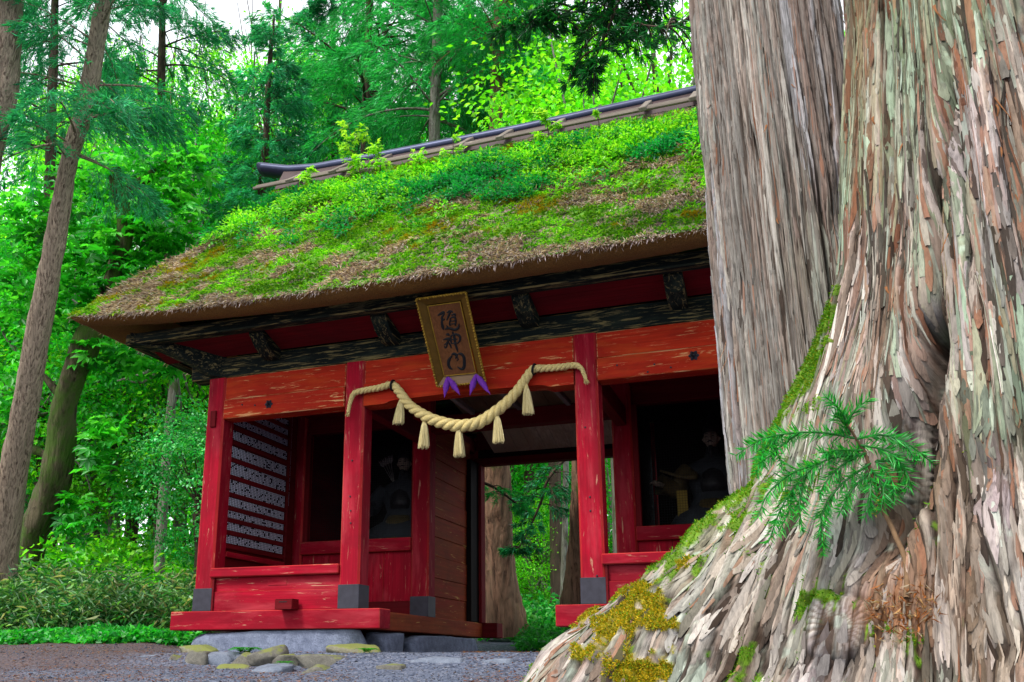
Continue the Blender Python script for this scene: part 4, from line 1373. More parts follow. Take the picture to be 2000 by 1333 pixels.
def roof_growth():
    n = 150000
    P, u, t = roof_pts(n, 0, .97)
    # the hipped left end too
    m = 12000
    s = rng.uniform(0, .5, m); tt = rng.uniform(0, .95, m)
    A = front(np.zeros(m), tt); B = A * np.array([1, -1, 1]) + np.array([0, 2 * CYR, 0])
    P = np.vstack([P, A * (1 - s)[:, None] + B * s[:, None]]); t = np.concatenate([t, tt]); n += m
    st = fbm(P, 2.6, 4, 31) + .5 * (fbm(P, 8, 3, 12) - .5) + .08 * np.exp(-t / .07) - .09 * sst(.4, .75, t) + .09 * sst(1.0, 4.5, P[:, 0]) + rng.normal(0, .02, n)
    straw = st > .592
    yel = fbm(P, 2.6, 3, 77)
    # moss cushions
    i = ~straw
    k = i.sum()
    D = unit(nrm[None] * rng.uniform(.35, 1, (k, 1)) + DOWN[None] * rng.uniform(.2, 1.2, (k, 1)) + rsph(k) * .45)
    cush = fbm(P[i], 11, 2, 5)
    c = pal(['5cac1a', '7cc828', '46921a', '98cc3c', '6cb422'], rng.integers(0, 5, k))
    c = c * (.45 + .85 * np.clip((fbm(P[i], 3.2, 4, 15) - .28) * 2.2, 0, 1))[:, None]
    y = np.clip((yel[i] - .56) * 7, 0, 1)[:, None]
    c = c * (1 - y) + pal(['8f8a1c', '9a7a18', '7d8a1a'], rng.integers(0, 3, k)) * y
    V1, F1 = kites(P[i] + nrm * (cush[:, None] - .5) * .10, D, nrm[None] * .8 + np.array([0, 0, .5]) + rsph(k) * .7, rng.uniform(.02, .06, k), rng.uniform(.013, .03, k), .2)
    o = mesh_np('roof_moss', V1, F1, MOSSM, col=rep4(c), smooth=False)
    tag(o, 'green and yellowish moss covering the thatched roof', 'moss', kind='stuff')
    i = straw; k = i.sum()
    D = unit(DOWN[None] * rng.uniform(.5, 1.2, (k, 1)) + nrm[None] * rng.uniform(-.05, .5, (k, 1)) + rsph(k) * .38)
    c = pal(['a8988e', 'c0b2b2', '8f7c7a', 'd0c4c4', '78665f', 'a89680'], rng.integers(0, 6, k))
    V, F = kites(P[i], D, nrm[None] * .8 + rsph(k) * .8, rng.uniform(.05, .14, k), rng.uniform(.008, .016, k), .15)
    # bent straws fringing the eave
    q = 5200
    q = 3000; uu = rng.uniform(0, 1, q); Pe = front(uu, np.full(q, .004)) + rng.normal(0, .02, (q, 3))
    De = unit(DOWN[None] + rsph(q) * .5); Ve, Fe = kites(Pe, De, rsph(q), rng.uniform(.03, .075, q), .008)
    o = mesh_np('loose_straw', np.vstack([V, Ve]), np.vstack([F, Fe + len(V)]), MOSSM, col=rep4(np.vstack([c, pal(['a89890', '8d7a70', 'b9ada4'], rng.integers(0, 3, q))])), smooth=False)
    tag(o, 'bare mauve brown straw showing through the moss of the roof', 'straw', kind='stuff')
    # ferns and seedlings along the upper slope, in clumps of differing height and green
    nc = 1150
    Pc, uc, tc = roof_pts(nc, .36, .90)
    edge = .56 + .40 * (fbm(Pc, .9, 3, 41) - .5) + rng.normal(0, .09, nc)
    kf = tc > edge; Pc = Pc[kf]; tc = tc[kf]; nc = len(Pc)
    hgt = (.04 + .32 * fbm(Pc, 1.5, 3, 66) ** 1.5 * rng.uniform(.3, 1.4, nc)) * (1 - .8 * sst(.74, .9, tc))
    tone = .5 + 1.5 * (fbm(Pc, 1.3, 3, 90) - .5) + rng.normal(0, .09, nc)
    per = 56
    C = np.repeat(Pc, per, 0); hh = np.repeat(hgt, per); n = nc * per
    r_ = rsph(n) * np.array([.17, .12, .10])[None] * rng.uniform(.3, 1, (n, 1))
    Pl = C + r_ + np.array([0, -.35, .94])[None] * (hh * rng.uniform(.2, 1.0, n))[:, None]
    D = unit(r_ / .15 + np.array([0, -.5, .1]) + rsph(n) * .5)
    tn = np.repeat(tone, per)[:, None]
    w = np.clip((tn - .47) / .10, 0, 1)
    c = pal(['107a46', '188c4a', '0e683e', '1c963e'], rng.integers(0, 4, n)) * (1 - w) + pal(['58b41c', '74c826', '44a41e', '8cd438'], rng.integers(0, 4, n)) * w
    V, F = kites(Pl, D, np.array([0, -.55, .83])[None] + rsph(n) * .45, rng.uniform(.035, .085, n), rng.uniform(.018, .04, n), .25)
    o = mesh_np('fern_cover', V, F, LEAF, col=rep4(c), smooth=False)
    tag(o, 'bright ferns and seedlings spreading along the top of the thatched roof', 'ferns', kind='stuff')


roof_growth()


def sapling(base_px, top_px, Yb, spread, nl, label, ls=.085):
    b = onY(*base_px, Yb); t_ = onY(*top_px, Yb - .15)
    o = thing('sapling', b, label, 'sapling', 'saplings on the roof')
    C = spline([b, b * .6 + t_ * .4 + np.array([.03, 0, 0]), t_], 10)
    mb = MB().tube(C, np.linspace(.012, .004, 10), 5)
    Ps = []
    nb = max(4, nl // 14)
    for k in range(nb):
        f = .25 + .75 * (k + .5) / nb
        p = C[int(f * 9)]; d = unit(rsph(1)[0] * np.array([1, 1, .25]) + np.array([0, 0, .25])); L = spread * (1.15 - .6 * f) * rng.uniform(.6, 1.1)
        mb.tube([p, p + d * L * .5, p + d * L + np.array([0, 0, -.02])], [.005, .004, .002], 4)
        m = 14
        q = p + d * (L * rng.uniform(.35, 1.05, m))[:, None] + rsph(m) * spread * .2
        Ps.append(q)
    Ps = np.vstack(Ps); n = len(Ps)
    mb.build('stem', [BARK_DARK], o)
    # each leaf is a five-lobed maple leaf: a fan of narrow blades
    Vs = []; Fs = []; cs = []
    D0 = unit((Ps - C[4]) * np.array([1, 1, .2]) + rsph(n) * .4 + np.array([0, 0, -.15])); N0 = unit(np.array([0, -.5, .85]) + rsph(n) * .45)
    X0 = unit(np.cross(D0, N0)); col = pal(['86d024', '9ad838', '6cc01c', 'a5dc4a'], rng.integers(0, 4, n)); off = 0
    sz = rng.uniform(.7, 1.2, n) * ls
    for a, l in ((-1.9, .55), (-.95, .85), (0, 1), (.95, .85), (1.9, .55)):
        V, F = kites(Ps, D0 * math.cos(a) + X0 * math.sin(a), N0, sz * l, sz * .42, .12)
        Vs.append(V); Fs.append(F + off); off += len(V); cs.append(rep4(col))
    mesh_np('leaves', np.vstack(Vs), np.vstack(Fs), LEAF, o, col=np.vstack(cs), smooth=False)


sapling((705, 350), (678, 240), 1.55, .36, 150, 'tallest yellow green sapling, near the left end of the roof ridge')
sapling((740, 350), (738, 290), 1.5, .30, 100, 'bushy yellow green sapling just right of the tallest one by the ridge')
sapling((610, 375), (600, 330), 1.6, .28, 70, 'low sapling hiding the left end of the ridge cap')
sapling((880, 330), (884, 268), 1.55, .22, 70, 'small sapling left of the middle of the ridge', .07)
sapling((1075, 320), (1062, 212), 1.55, .25, 110, 'upright sapling rising past the ridge cap near its middle', .095)
sapling((1120, 315), (1105, 262), 1.5, .26, 80, 'low spreading sapling beside the upright one by the ridge', .09)
sapling((1172, 300), (1165, 215), 1.55, .15, 60, 'narrow sapling crossing the dark ridge near the great trunk', .07)
sapling((820, 345), (815, 300), 1.45, .3, 80, 'feathery seedling below the ridge, left of its middle', .07)


def tuft(px, py, Y, w, hgt, n, label, cols=('2f9a1c', '3fae24', '1f7d18')):
    b = onY(px, py, Y)
    o = thing('fern_tuft', b, label, 'fern')
    Vs = []; Fs = []; off = 0; cs = []
    for k in range(n):
        a = rng.uniform(0, 6.28); d = np.array([math.cos(a), math.sin(a), 0]); L = w * rng.uniform(.5, 1.0)
        C = np.array([b + d * L * s + np.array([0, 0, hgt * (1.6 * s - 1.3 * s * s)]) for s in np.linspace(0, 1, 9)])
        m = 9
        side = np.cross(d, [0, 0, 1.0])
        for sg in (-1, 1):
            V, F = kites(C, d[None] * .5 + side[None] * sg + rsph(m) * .2, np.array([[0, 0, 1.0]]) + rsph(m) * .2, L * .34 * np.linspace(1, .3, m), L * .11, .2)
            Vs.append(V); Fs.append(F + off); off += len(V); cs.append(rep4(np.repeat(pal(cols, [rng.integers(0, len(cols))]), m, 0)))
    mesh_np('fronds', np.vstack(Vs), np.vstack(Fs), LEAF, o, col=np.vstack(cs), smooth=False)


tuft(478, 1276, -.22, .22, .13, 34, 'green fern growing under the middle of the red sill')
tuft(556, 1302, -.72, .12, .11, 14, 'small weed on the gravel between two kerb stones')
tuft(716, 1272, -.25, .15, .06, 20, 'flat green fern at the right end of the long mossy slab')
tuft(1000, 1250, 4.9, .15, .08, 10, 'small weed behind the end of the rear sill')

# ==================================================================== THE GREAT CEDAR IN THE FOREGROUND
def frame(A):
    """Level directions at the foot of a tree: across to the viewer's left, and towards the viewer."""
    f = CAM - A; f[2] = 0; f = f / np.linalg.norm(f)
    return np.array([f[1], -f[0], 0.0]) * (-1 if np.array([f[1], -f[0], 0.0]) @ RT > 0 else 1), f


def sil_profile(px, A, n, EL):
    """Radius against height of an outline, taken in the upright plane through the axis A facing the camera."""
    out = []
    for x, y in px:
        v = ray(x, y); s = ((A - CAM) @ n) / (v @ n); p = CAM + v * s
        out.append((p[2], (p - A) @ EL))
    return np.array(sorted(out))


def project(P):
    v = P - CAM; z = v @ FW
    return PPX + FPX * (v @ RT) / z, PPY - FPX * (v @ UP) / z


def g2(px, py, cx, cy, rx, ry=None):
    ry = ry or rx
    return np.exp(-((px - cx) / rx) ** 2 - ((py - cy) / ry) ** 2)


def fibre_attr(o, a, s, a2=None, s2=None, low=None):
    a2 = a if a2 is None else a2; s2 = s if s2 is None else s2; low = 0 * a if low is None else low
    for nm, x, y in (('fibre', a, s), ('root_fibre', a2, s2), ('rootness', low, low)):
        at_ = o.data.attributes.new(nm, 'FLOAT_VECTOR', 'POINT')
        at_.data.foreach_set('vector', np.stack([x, y, 0 * a], 1).astype(np.float32).ravel())


def bark_flakes(name, tr, P, N, h_, far, c, shp, n, i_max, j_rng, wid, lng, lift, seed, reddish=.15, skip=None):
    """Thin strips of bark, peeling a little at one end, laid along the columns of a trunk mesh."""
    g = np.random.default_rng(seed)
    hs = h_.reshape(shp)
    for _ in range(5):
        for ax_ in (0, 1): hs = .25 * np.roll(hs, 1, ax_) + .5 * hs + .25 * np.roll(hs, -1, ax_)
    B = P + N * (hs * far.reshape(shp))[..., None]
    K = 6
    w = g.integers(wid[0], wid[1] + 1, n); l = (lng[0] + (lng[1] - lng[0]) * g.random(n) ** 2).astype(int)
    i0 = g.integers(2, i_max - wid[1] - 2, n); j0 = (j_rng[0] + (j_rng[1] - j_rng[0] - l) * g.random(n)).astype(int); j0 = np.clip(j0, 1, None)
    k = np.arange(K) / (K - 1.0)
    jj = np.clip((j0[:, None] + l[:, None] * k[None]).astype(int), 0, j_rng[1])
    dr = g.integers(-1, 2, n)[:, None] * (k[None] * 1.5).astype(int)
    tap = np.stack([g.uniform(.05, .45, n), g.uniform(.6, 1, n), np.ones(n), g.uniform(.8, 1.1, n), g.uniform(.5, 1, n), g.uniform(.05, .4, n)], 1)
    up = g.random(n)[:, None]
    lf = lift * g.uniform(.3, 1.0, n)[:, None] * (.25 + up * (1 - k)[None] ** 3 * 1.6 + (1 - up) * k[None] ** 3 * 1.6)
    V = []
    for q, cen in ((0, 0), (1, 1), (2, 0)):
        fi = i0[:, None] + dr + w[:, None] * (.5 + (q - 1) * .5 * tap)
        a0 = np.clip(np.floor(fi).astype(int), 0, i_max - 2); f = (fi - a0)[..., None]
        p = B[a0, jj] * (1 - f) + B[a0 + 1, jj] * f; nn = N[a0, jj]
        V.append(p + nn * (lf + (.003 if cen else -.001))[..., None])
    V = np.stack(V, 2).reshape(-1, 3)                      # n, K, 3
    b = (np.arange(n) * K * 3)[:, None, None, None] + (np.arange(K - 1) * 3)[None, :, None, None] + np.arange(2)[None, None, :, None] + np.array([0, 1, 4, 3])[None, None, None, :]
    cc = c.reshape(*shp, 3)[i0 + w // 2, (j0 + l // 2)] * g.uniform(.82, 1.16, (n, 1))
    r_ = g.random(n) < reddish; cc[r_] = cc[r_] * .4 + np.array(hx('8a5a40')) * .6
    ok = (far.reshape(shp)[i0, j0] > .9) & (far.reshape(shp)[i0 + wid[1], np.clip(j0 + l, 0, shp[1] - 1)] > .9)
    if skip is not None: ok &= (skip.reshape(shp)[i0 + w // 2, j0 + l // 2] < .3) & (skip.reshape(shp)[i0, j0] < .3)
    F = b.reshape(n, -1, 4)[ok].reshape(-1, 4)
    o = mesh_np(name, V, F, FLAKE, tr, col=np.clip(np.repeat(cc, K * 3, 0), 0, 1), smooth=False)
    o['kind'] = 'stuff'


def flakemat():
    t = NT('bark_flake')
    n = t.noise((60, 60, 8), 6, .7)
    return t.fin(t.mix(1.0, t.attr(), t.ramp(n, [(.3, .5), (.5, 1.0), (.72, 1.3)]), 'MULTIPLY'), .9, n, .006, .8)


FLAKE = flakemat()


def great_cedar():
    Axy = CAM + ray(2100, 1291.6) * 4.2
    A = np.array([Axy[0], Axy[1], 0])
    EL, EF = frame(A)
    prof = sil_profile([(1668, -400), (1668, -200), (1667, 0), (1662, 330), (1648, 560), (1602, 700), (1562, 780), (1528, 838), (1462, 958), (1400, 1030), (1340, 1085), (1232, 1158), (1188, 1192), (1116, 1240), (1058, 1290), (1015, 1340), (950, 1420), (880, 1520)], A, EF, EL)
    th = np.concatenate([np.radians(np.linspace(-38, 112, 580)), np.radians(np.linspace(114, 320, 34))])
    zz = np.concatenate([np.linspace(-1.20, 3.30, 680), np.array([3.5, 3.65, 3.8, 4.5, 6, 8, 11, 15])])
    TH, ZZ = np.meshgrid(th, zz, indexing='ij')
    Sz = np.interp(ZZ, prof[:, 0], prof[:, 1])
    R0 = np.interp(ZZ, [-1.35, 0, .5, 1.0, 1.45, 2.15, 3.2, 4.0, 15], [1.08, 1.00, .94, .86, .78, .68, .56, .48, .35])
    Sz = np.where(ZZ > 4.0, R0, Sz)
    low = np.clip((.15 - ZZ) / 1.2, 0, 1.2)
    XS = np.array([(1668, -400), (1668, -200), (1667, 0), (1662, 330), (1648, 560), (1602, 700), (1562, 780), (1528, 838), (1462, 958), (1400, 1030), (1340, 1085), (1232, 1158), (1188, 1192), (1116, 1240), (1058, 1290), (1015, 1340), (950, 1420), (880, 1520)], float)
    def spread(Sz):
        amp = np.maximum(Sz - R0, 0)
        w1 = .60 - .22 * np.clip((Sz - 1.1) / 1.4, 0, 1)
        d1 = TH - (np.radians(12) + .08 * np.clip((Sz - 1.4), 0, 1))
        d1 = np.where(d1 < 0, d1 * 1.25, d1)
        r = R0 + amp * np.exp(-np.abs(d1 / w1) ** 1.9)
        r = r + .50 * low ** 1.3 * np.exp(-((TH - np.radians(50)) / .26) ** 2)          # second root, towards the viewer
        r = r + .45 * low ** 1.2 * np.exp(-((TH - np.radians(92)) / .30) ** 2)          # third root
        return r + .6 * low * np.exp(-((TH - np.radians(180)) / .5) ** 2) + .6 * low * np.exp(-((TH - np.radians(260)) / .5) ** 2)
    Sz = Sz * np.ones_like(ZZ)
    for _ in range(7):                       # settle the reach of the root so that its outline runs where it was surveyed
        r = spread(Sz)
        P = A + (r * np.cos(TH))[..., None] * EL + (r * np.sin(TH))[..., None] * EF + ZZ[..., None] * np.array([0, 0, 1.0])
        x_, y_ = project(P.reshape(-1, 3)); x_ = x_.reshape(r.shape)[:580]; y_ = y_.reshape(r.shape)[:580]
        k_ = np.argmin(x_, 0); j_ = np.arange(r.shape[1])
        err = x_[k_, j_] - np.interp(y_[k_, j_], XS[:, 1], XS[:, 0])
        dpt = ((P.reshape(-1, 3) - CAM) @ FW).reshape(r.shape)[k_, j_]
        Sz = Sz + np.where(ZZ[0] < 3.0, err * dpt / FPX * .8, 0)[None, :]
    r = spread(Sz)
    # deep fold between the left buttress and the stem, and shallower flutes
    def groove(thc, w, depth, z0, z1, f=.25):
        return depth * np.exp(-((TH - thc) / w) ** 2) * sst(z0 - f, z0 + f, ZZ) * (1 - sst(z1 - f, z1 + f, ZZ))
    wob = .012 * np.sin(ZZ * 3.1) + .008 * np.sin(ZZ * 7.7 + 1)
    tc = np.radians(59.3 + 9.8 * np.clip(ZZ, -.3, 2.6))
    hollow = groove(tc + wob, .075, 1.0, -.10, .80, .2)
    r = r - .48 * hollow
    r = r - groove(tc + wob, .035, .10, .6, 2.4, .55)
    r = r - groove(np.radians(45) + wob, .034, .06, .95, 3.6, .55) - groove(np.radians(57) - wob, .032, .045, 1.2, 3.2, .55)
    r = r - groove(np.radians(82) + wob, .034, .06, 1.0, 2.9, .55) - groove(np.radians(97) + wob, .03, .07, .1, 3.4, .55) - groove(np.radians(106), .03, .06, 1.4, 3.4, .55)
    r = r - groove(np.radians(22) - wob, .03, .03, 1.2, 3.4, .55) - groove(np.radians(78) + wob, .025, .06, -.4, .7, .55)
    r = r + groove(np.radians(51), .06, .045, .9, 2.8, .55) + groove(np.radians(90), .06, .04, .2, 2.8, .55) + groove(np.radians(29), .05, .025, 1.1, 3.2, .55)
    P = A + (r * np.cos(TH))[..., None] * EL + (r * np.sin(TH))[..., None] * EF + ZZ[..., None] * np.array([0, 0, 1.0])
    def normals(P):
        a = np.gradient(P, axis=0); b = np.gradient(P, axis=1)
        return unit(np.cross(a, b))
    N = normals(P)
    sg = np.sign((N * (P - A)).sum(-1).mean()); N = N * sg
    ds = np.sqrt(np.gradient(r, axis=1) ** 2 + np.gradient(ZZ, axis=1) ** 2)
    s = ZZ * 1.0 - .3 * (TH - .8)
    shp = TH.shape
    fl = lambda q: q.ravel()
    Pf = P.reshape(-1, 3)
    lowf = fl(1 - sst(.15, 1.05, ZZ + .35 * (TH - .6)))                        # chunky plates below, long fibres above
    warp = (fbm(Pf, 2.2, 3, 1) - .5); warp2 = (fbm(Pf, 5, 3, 2) - .5)
    a = fl(TH) * .80 + .030 * warp + .006 * warp2
    sf = fl(s) + .2 * warp2
    q_ = Pf - A
    xl_ = q_ @ EL; dep = q_ @ EF
    ox, oz = .05, 3.1
    fan = np.arctan2(xl_ - ox, oz - Pf[:, 2]); rho = np.hypot(xl_ - ox, oz - Pf[:, 2])
    jag = fbm(Pf, 14, 3, 81) - .5
    aL = fan * 3.3 + .06 * warp + .015 * warp2; sL = rho + .5 * dep + .15 * warp2
    F1, F2, idr, cx, cyy = worley(aL / .050, sL / .85, 3)
    aj = a + .003 * jag
    G1, G2, idg, gx, gy = worley(aj / .050, sf / 1.5, 9)
    H1, H2, idh, hx_, hy_ = worley(aL / .034 + 7, sL / .50, 21)
    crL = sst(.02, .26, F2 - F1); crU = sst(.01, .30, G2 - G1); crS = sst(.01, .30, H2 - H1)
    hl = .026 * crL + .026 * (idr - .5) + .016 * np.clip(-cyy, -.5, .5) * crL + .012 * crS + .012 * (idh - .5) + .022 * np.clip(cx, -.5, .5) + .008 * np.clip(-hy_, -.5, .5)
    def two(ka, ks, seed):                                                # fibre noise along both sets of lines, blended
        return lowf * vn(np.stack([aL * ka, sL * ks, 0 * a], 1), 1, seed) + (1 - lowf) * vn(np.stack([a * ka, sf * ks, 0 * a], 1), 1, seed)
    fib = two(70, 5, 5); fib2 = two(48, 4, 6)
    wr = np.sin(sf * 2 * np.pi / .027 + 9 * vn(np.stack([a * 10, sf * 6, 0 * a], 1), 1, 8)) * sst(.45, .7, vn(np.stack([a * 9, sf * 3, 0 * a], 1), 1, 31))
    J1, J2, idj, jx, jy = worley(a / .025 + 4, sf / .75, 33); crJ = sst(.01, .32, J2 - J1)
    hu = .020 * crU + .010 * crJ + .009 * (idj - .5) + .014 * (idg - .5) + .006 * (fib2 - .5) + .0014 * wr + .024 * np.clip(gx, -.5, .5) + .008 * np.clip(-gy, -.5, .5)
    h_ = (hl + .085 * (vn(np.stack([aL * 7.5, sL * .9, 0 * a], 1), 1, 91) - .5)) * lowf + hu * (1 - lowf) + .007 * (fib - .5) + .008 * (fib2 - .5) * lowf
    h_ = h_ + (fbm(Pf * np.array([1, 1, .3]), 3.5, 3, 44) - .5) * .035 * (1 - lowf) + (fbm(Pf, 3.0, 3, 44) - .5) * .075 * lowf + (fbm(Pf, 1.3, 2, 45) - .5) * .08 * lowf
    px, py = project(Pf)
    # burl with radiating wrinkles
    bx, by = px - 1642, py - 1226; bd = np.sqrt((bx / 74) ** 2 + (by / 66) ** 2) + .45 * warp2 + .35 * warp; ba = np.arctan2(by, bx)
    ins = 1 - sst(.75, 1.05, bd)
    burl = .055 * np.sqrt(np.clip(1 - (bd / 1.05) ** 2, 0, 1)) - .015 * np.exp(-(bd / .35) ** 2) + .006 * np.sin(ba * 26 + 5 * warp2) * ins * (bd > .25)
    h_ = h_ * (1 - .45 * ins) + burl - .014 * np.exp(-((bd - 1.12) / .12) ** 2)
    # scalloped undercut where old bark has broken away
    h_ = h_ - .025 * g2(px, py, 1775, 655, 45, 26)
    # moss cushions
    nz_ = fl(N[..., 2]); mn = fbm(Pf, 6, 4, 50); mn2 = fbm(Pf, 18, 3, 52)
    ym = np.clip(g2(px, py, 1262, 1180, 62, 50) + 1.2 * g2(px, py, 1275, 1240, 56, 46) + 1.1 * g2(px, py, 1210, 1290, 66, 45) + .9 * g2(px, py, 1170, 1215, 60, 22) + 1.1 * g2(px, py, 1250, 1320, 70, 34) + .7 * g2(px, py, 1335, 1110, 26, 26) + .5 * g2(px, py, 1120, 1262, 30, 26), 0, 1.2)
    ym = sst(.43, .57, ym * .62 + ((mn - .5) * 1.7 + (mn2 - .5) * .9) * np.minimum(1, ym * 3))
    xs_ = np.interp(py, [0, 330, 560, 700, 780, 838, 958, 1030, 1085, 1158, 1240, 1340], [1667, 1662, 1648, 1602, 1562, 1528, 1462, 1400, 1340, 1232, 1116, 1015])
    ed = px - xs_
    gm = 1.0 * np.exp(-np.clip(ed, 0, 999) / 24) * sst(480, 640, py) * (1 - .5 * sst(1090, 1180, py)) + .9 * g2(px, py, 1320, 1115, 30, 40) + .6 * g2(px, py, 1640, 1176, 60, 22) + .6 * g2(px, py, 1590, 770, 40, 60) + .8 * g2(px, py, 1250, 1270, 40, 34) + .6 * g2(px, py, 1560, 1240, 20, 60) + .5 * g2(px, py, 1440, 1230, 22, 60) + .6 * g2(px, py, 1740, 1260, 60, 40) + .5 * g2(px, py, 1900, 900, 40, 60)
    gm = np.maximum(gm, .35 * sst(.25, .7, nz_) * sst(600, 800, py))
    gm = gm + .40 * lowf * (1 - crL)
    gm = sst(.50, .64, gm * .8 + ((mn - .5) * 1.3 + (mn2 - .5) * .9) * np.minimum(1, gm * 3)) * (1 - ym)
    h_ = h_ + (ym + gm * .6) * (.018 + .030 * (fbm(Pf, 40, 2, 60) - .5))
    far = fl(np.minimum(sst(-38, -34, np.degrees(TH)), 1 - sst(108, 112, np.degrees(TH))))
    far = far * fl(1 - sst(3.24, 3.30, ZZ))
    h_ = h_ * (1 - .8 * np.clip(fl(hollow), 0, 1))
    hg = h_.reshape(shp)
    for ax_ in (0, 1):                                               # soften to the spacing of the mesh
        hg = .25 * np.roll(hg, 1, ax_) + .5 * hg + .25 * np.roll(hg, -1, ax_)
    h_ = hg.ravel()
    P2 = Pf + N.reshape(-1, 3) * (h_ * far)[:, None]
    # colour of the bark: weathered streaks of grey, tan, lilac and lichen green that follow the fibres
    k1 = two(22, 1.6, 61); k2 = two(46, 3.0, 62)
    ia = np.clip(((.5 * idr + .5 * idh) * lowf + (.5 * idg + .5 * idj) * (1 - lowf)) * 9 - 1, 0, 6.99).astype(int)
    c = pal(['968d84', 'a3988c', '7d7066', '787a6e', 'b5ada4', '6e6254', '9a8e86'], ia)
    def over(c, f, colr, amt): f = (f * amt)[:, None]; return c * (1 - f) + np.array(hx(colr)) * f
    c = over(c, sst(.55, .72, k1), '9a8a94', .4)
    c = over(c, sst(.58, .75, k2), 'a5806c', .4)
    c = over(c, sst(.60, .75, 1 - k2), 'c4bcb0', .4)
    c = over(c, sst(.62, .8, 1 - k1), '6e5a48', .55)
    lich = sst(.46, .60, fbm(Pf, 2.2, 4, 73) + .25 * (k1 - .5) + .10 * g2(px, py, 1760, 450, 130, 330)) * (1 - .65 * lowf)
    c = over(c, lich, '6a8460', .6)
    c = over(c, lich * sst(.5, .7, mn2), 'a0bca4', .5)
    pale = sst(.66, .72, fbm(Pf, 9, 3, 75))[:, None] * .5
    c = c * (1 - pale) + np.array(hx('b5c4b4')) * pale
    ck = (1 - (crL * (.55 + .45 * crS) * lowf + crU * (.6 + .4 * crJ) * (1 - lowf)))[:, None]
    c = c * (1 - .95 * ck) + np.array(hx('2a1d14')) * .95 * ck  # cracks: brown inner bark, coloured darker still to deepen their shade
    c = over(c, np.exp(-((bd - 1.12) / .08) ** 2) * (mn2 > .45), '2a1d14', .6)
    c = over(c, ins * (np.sin(ba * 26 + 5 * warp2) < -.2) * (bd > .25), '4a3626', .6)
    c = c * (.72 + .56 * fib[:, None])
    fb = (sst(.62, .8, fib2) * (1 - lowf) * .35)[:, None]
    c = c * (1 - fb) + np.array(hx('8a5236')) * fb
    ob = np.clip(g2(px, py, 1765, 1195, 90, 66) + .6 * g2(px, py, 1690, 130, 24, 200), 0, 1)[:, None] * (.5 + mn2[:, None])
    c = c * (1 - .6 * np.clip(ob, 0, 1)) + np.array(hx('8a5a34')) * .6 * np.clip(ob, 0, 1)
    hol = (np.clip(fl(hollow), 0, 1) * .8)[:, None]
    c = c * (1 - hol) + np.array(hx('4a3526')) * hol  # shade of the deep fold painted into the colour
    c = c * (1 - gm[:, None]) + (np.array(hx('5a7a1c')) * (.6 + .8 * mn2[:, None])) * gm[:, None]
    c = c * (1 - ym[:, None]) + (np.array(hx('8f8420')) * (.6 + .8 * mn2[:, None])) * ym[:, None]
    nt2, nz2 = shp
    i = np.arange(nt2)[:, None] * nz2; i2 = ((np.arange(nt2) + 1) % nt2)[:, None] * nz2; j = np.arange(nz2 - 1)[None, :]
    F = np.stack([i + j, i + j + 1, i2 + j + 1, i2 + j], -1).reshape(-1, 4)
    if sg < 0: pass
    tr = thing('great_cedar', (A[0], A[1], gzp(A[0], A[1])), 'huge old cedar with a mossy spreading root, right foreground', 'cedar tree')
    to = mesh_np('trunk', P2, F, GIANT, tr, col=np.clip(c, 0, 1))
    fibre_attr(to, a, sf, aL, sL, lowf)
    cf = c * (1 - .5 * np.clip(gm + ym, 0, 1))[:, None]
    skip = np.clip(gm + ym + fl(hollow) + ins, 0, 1)
    jz = lambda z: int(np.argmin(np.abs(zz - z)))
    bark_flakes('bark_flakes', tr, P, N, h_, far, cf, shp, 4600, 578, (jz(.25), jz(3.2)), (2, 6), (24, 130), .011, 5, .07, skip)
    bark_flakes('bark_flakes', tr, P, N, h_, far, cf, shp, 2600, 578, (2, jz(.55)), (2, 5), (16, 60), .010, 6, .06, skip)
    # tufts of moss standing on the bark
    N2 = N.reshape(-1, 3)
    for nm, mask, cols, lab in (('yellow_moss', ym, ['b8981a', '9a921c', 'c8ac28', '7d8a1c', '6a8a1c', '8a7a1a'], None), ('green_moss', gm, ['4f8a14', '3d7a12', '6a9a1e', '7d8a1c'], None)):
        cand = np.where((mask > .5) & (far > .5) & (px < 2050))[0]
        k = 21000 if nm == 'yellow_moss' else 24000
        pw = np.clip(mask[cand] - .45, 0, 1) ** 1.5 + .003; q = rng.choice(cand, k, p=pw / pw.sum())
        D = unit(N2[q] + rsph(k) * .8)
        V, F_ = kites(P2[q] + rng.normal(0, .004, (k, 3)), D, rsph(k), rng.uniform(.006, .02, k), rng.uniform(.004, .009, k), .2)
        o = mesh_np(nm, V, F_, MOSSM, tr, col=rep4(pal(cols, rng.integers(0, len(cols), k))), smooth=False); o['kind'] = 'stuff'
    # reddish brown dead foliage lodged in the forks and cracks
    k = 420
    cand = np.where((g2(px, py, 1765, 1195, 80, 62) * rng.uniform(.2, 1.6, len(px)) > .5) & (far > .5))[0]
    q = rng.choice(cand, k); D = unit(N2[q] * .8 + rsph(k) + np.array([0, 0, -.3]))
    V, F_ = kites(P2[q] + N2[q] * rng.uniform(0, .03, (k, 1)), D, rsph(k), rng.uniform(.02, .06, k), rng.uniform(.002, .006, k), .3)
    o = mesh_np('lodged_litter', V, F_, MOSSM, tr, col=rep4(pal(['a5683a', 'b8905e', '86583a', 'a89880'], rng.integers(0, 4, k))), smooth=False); o['kind'] = 'stuff'
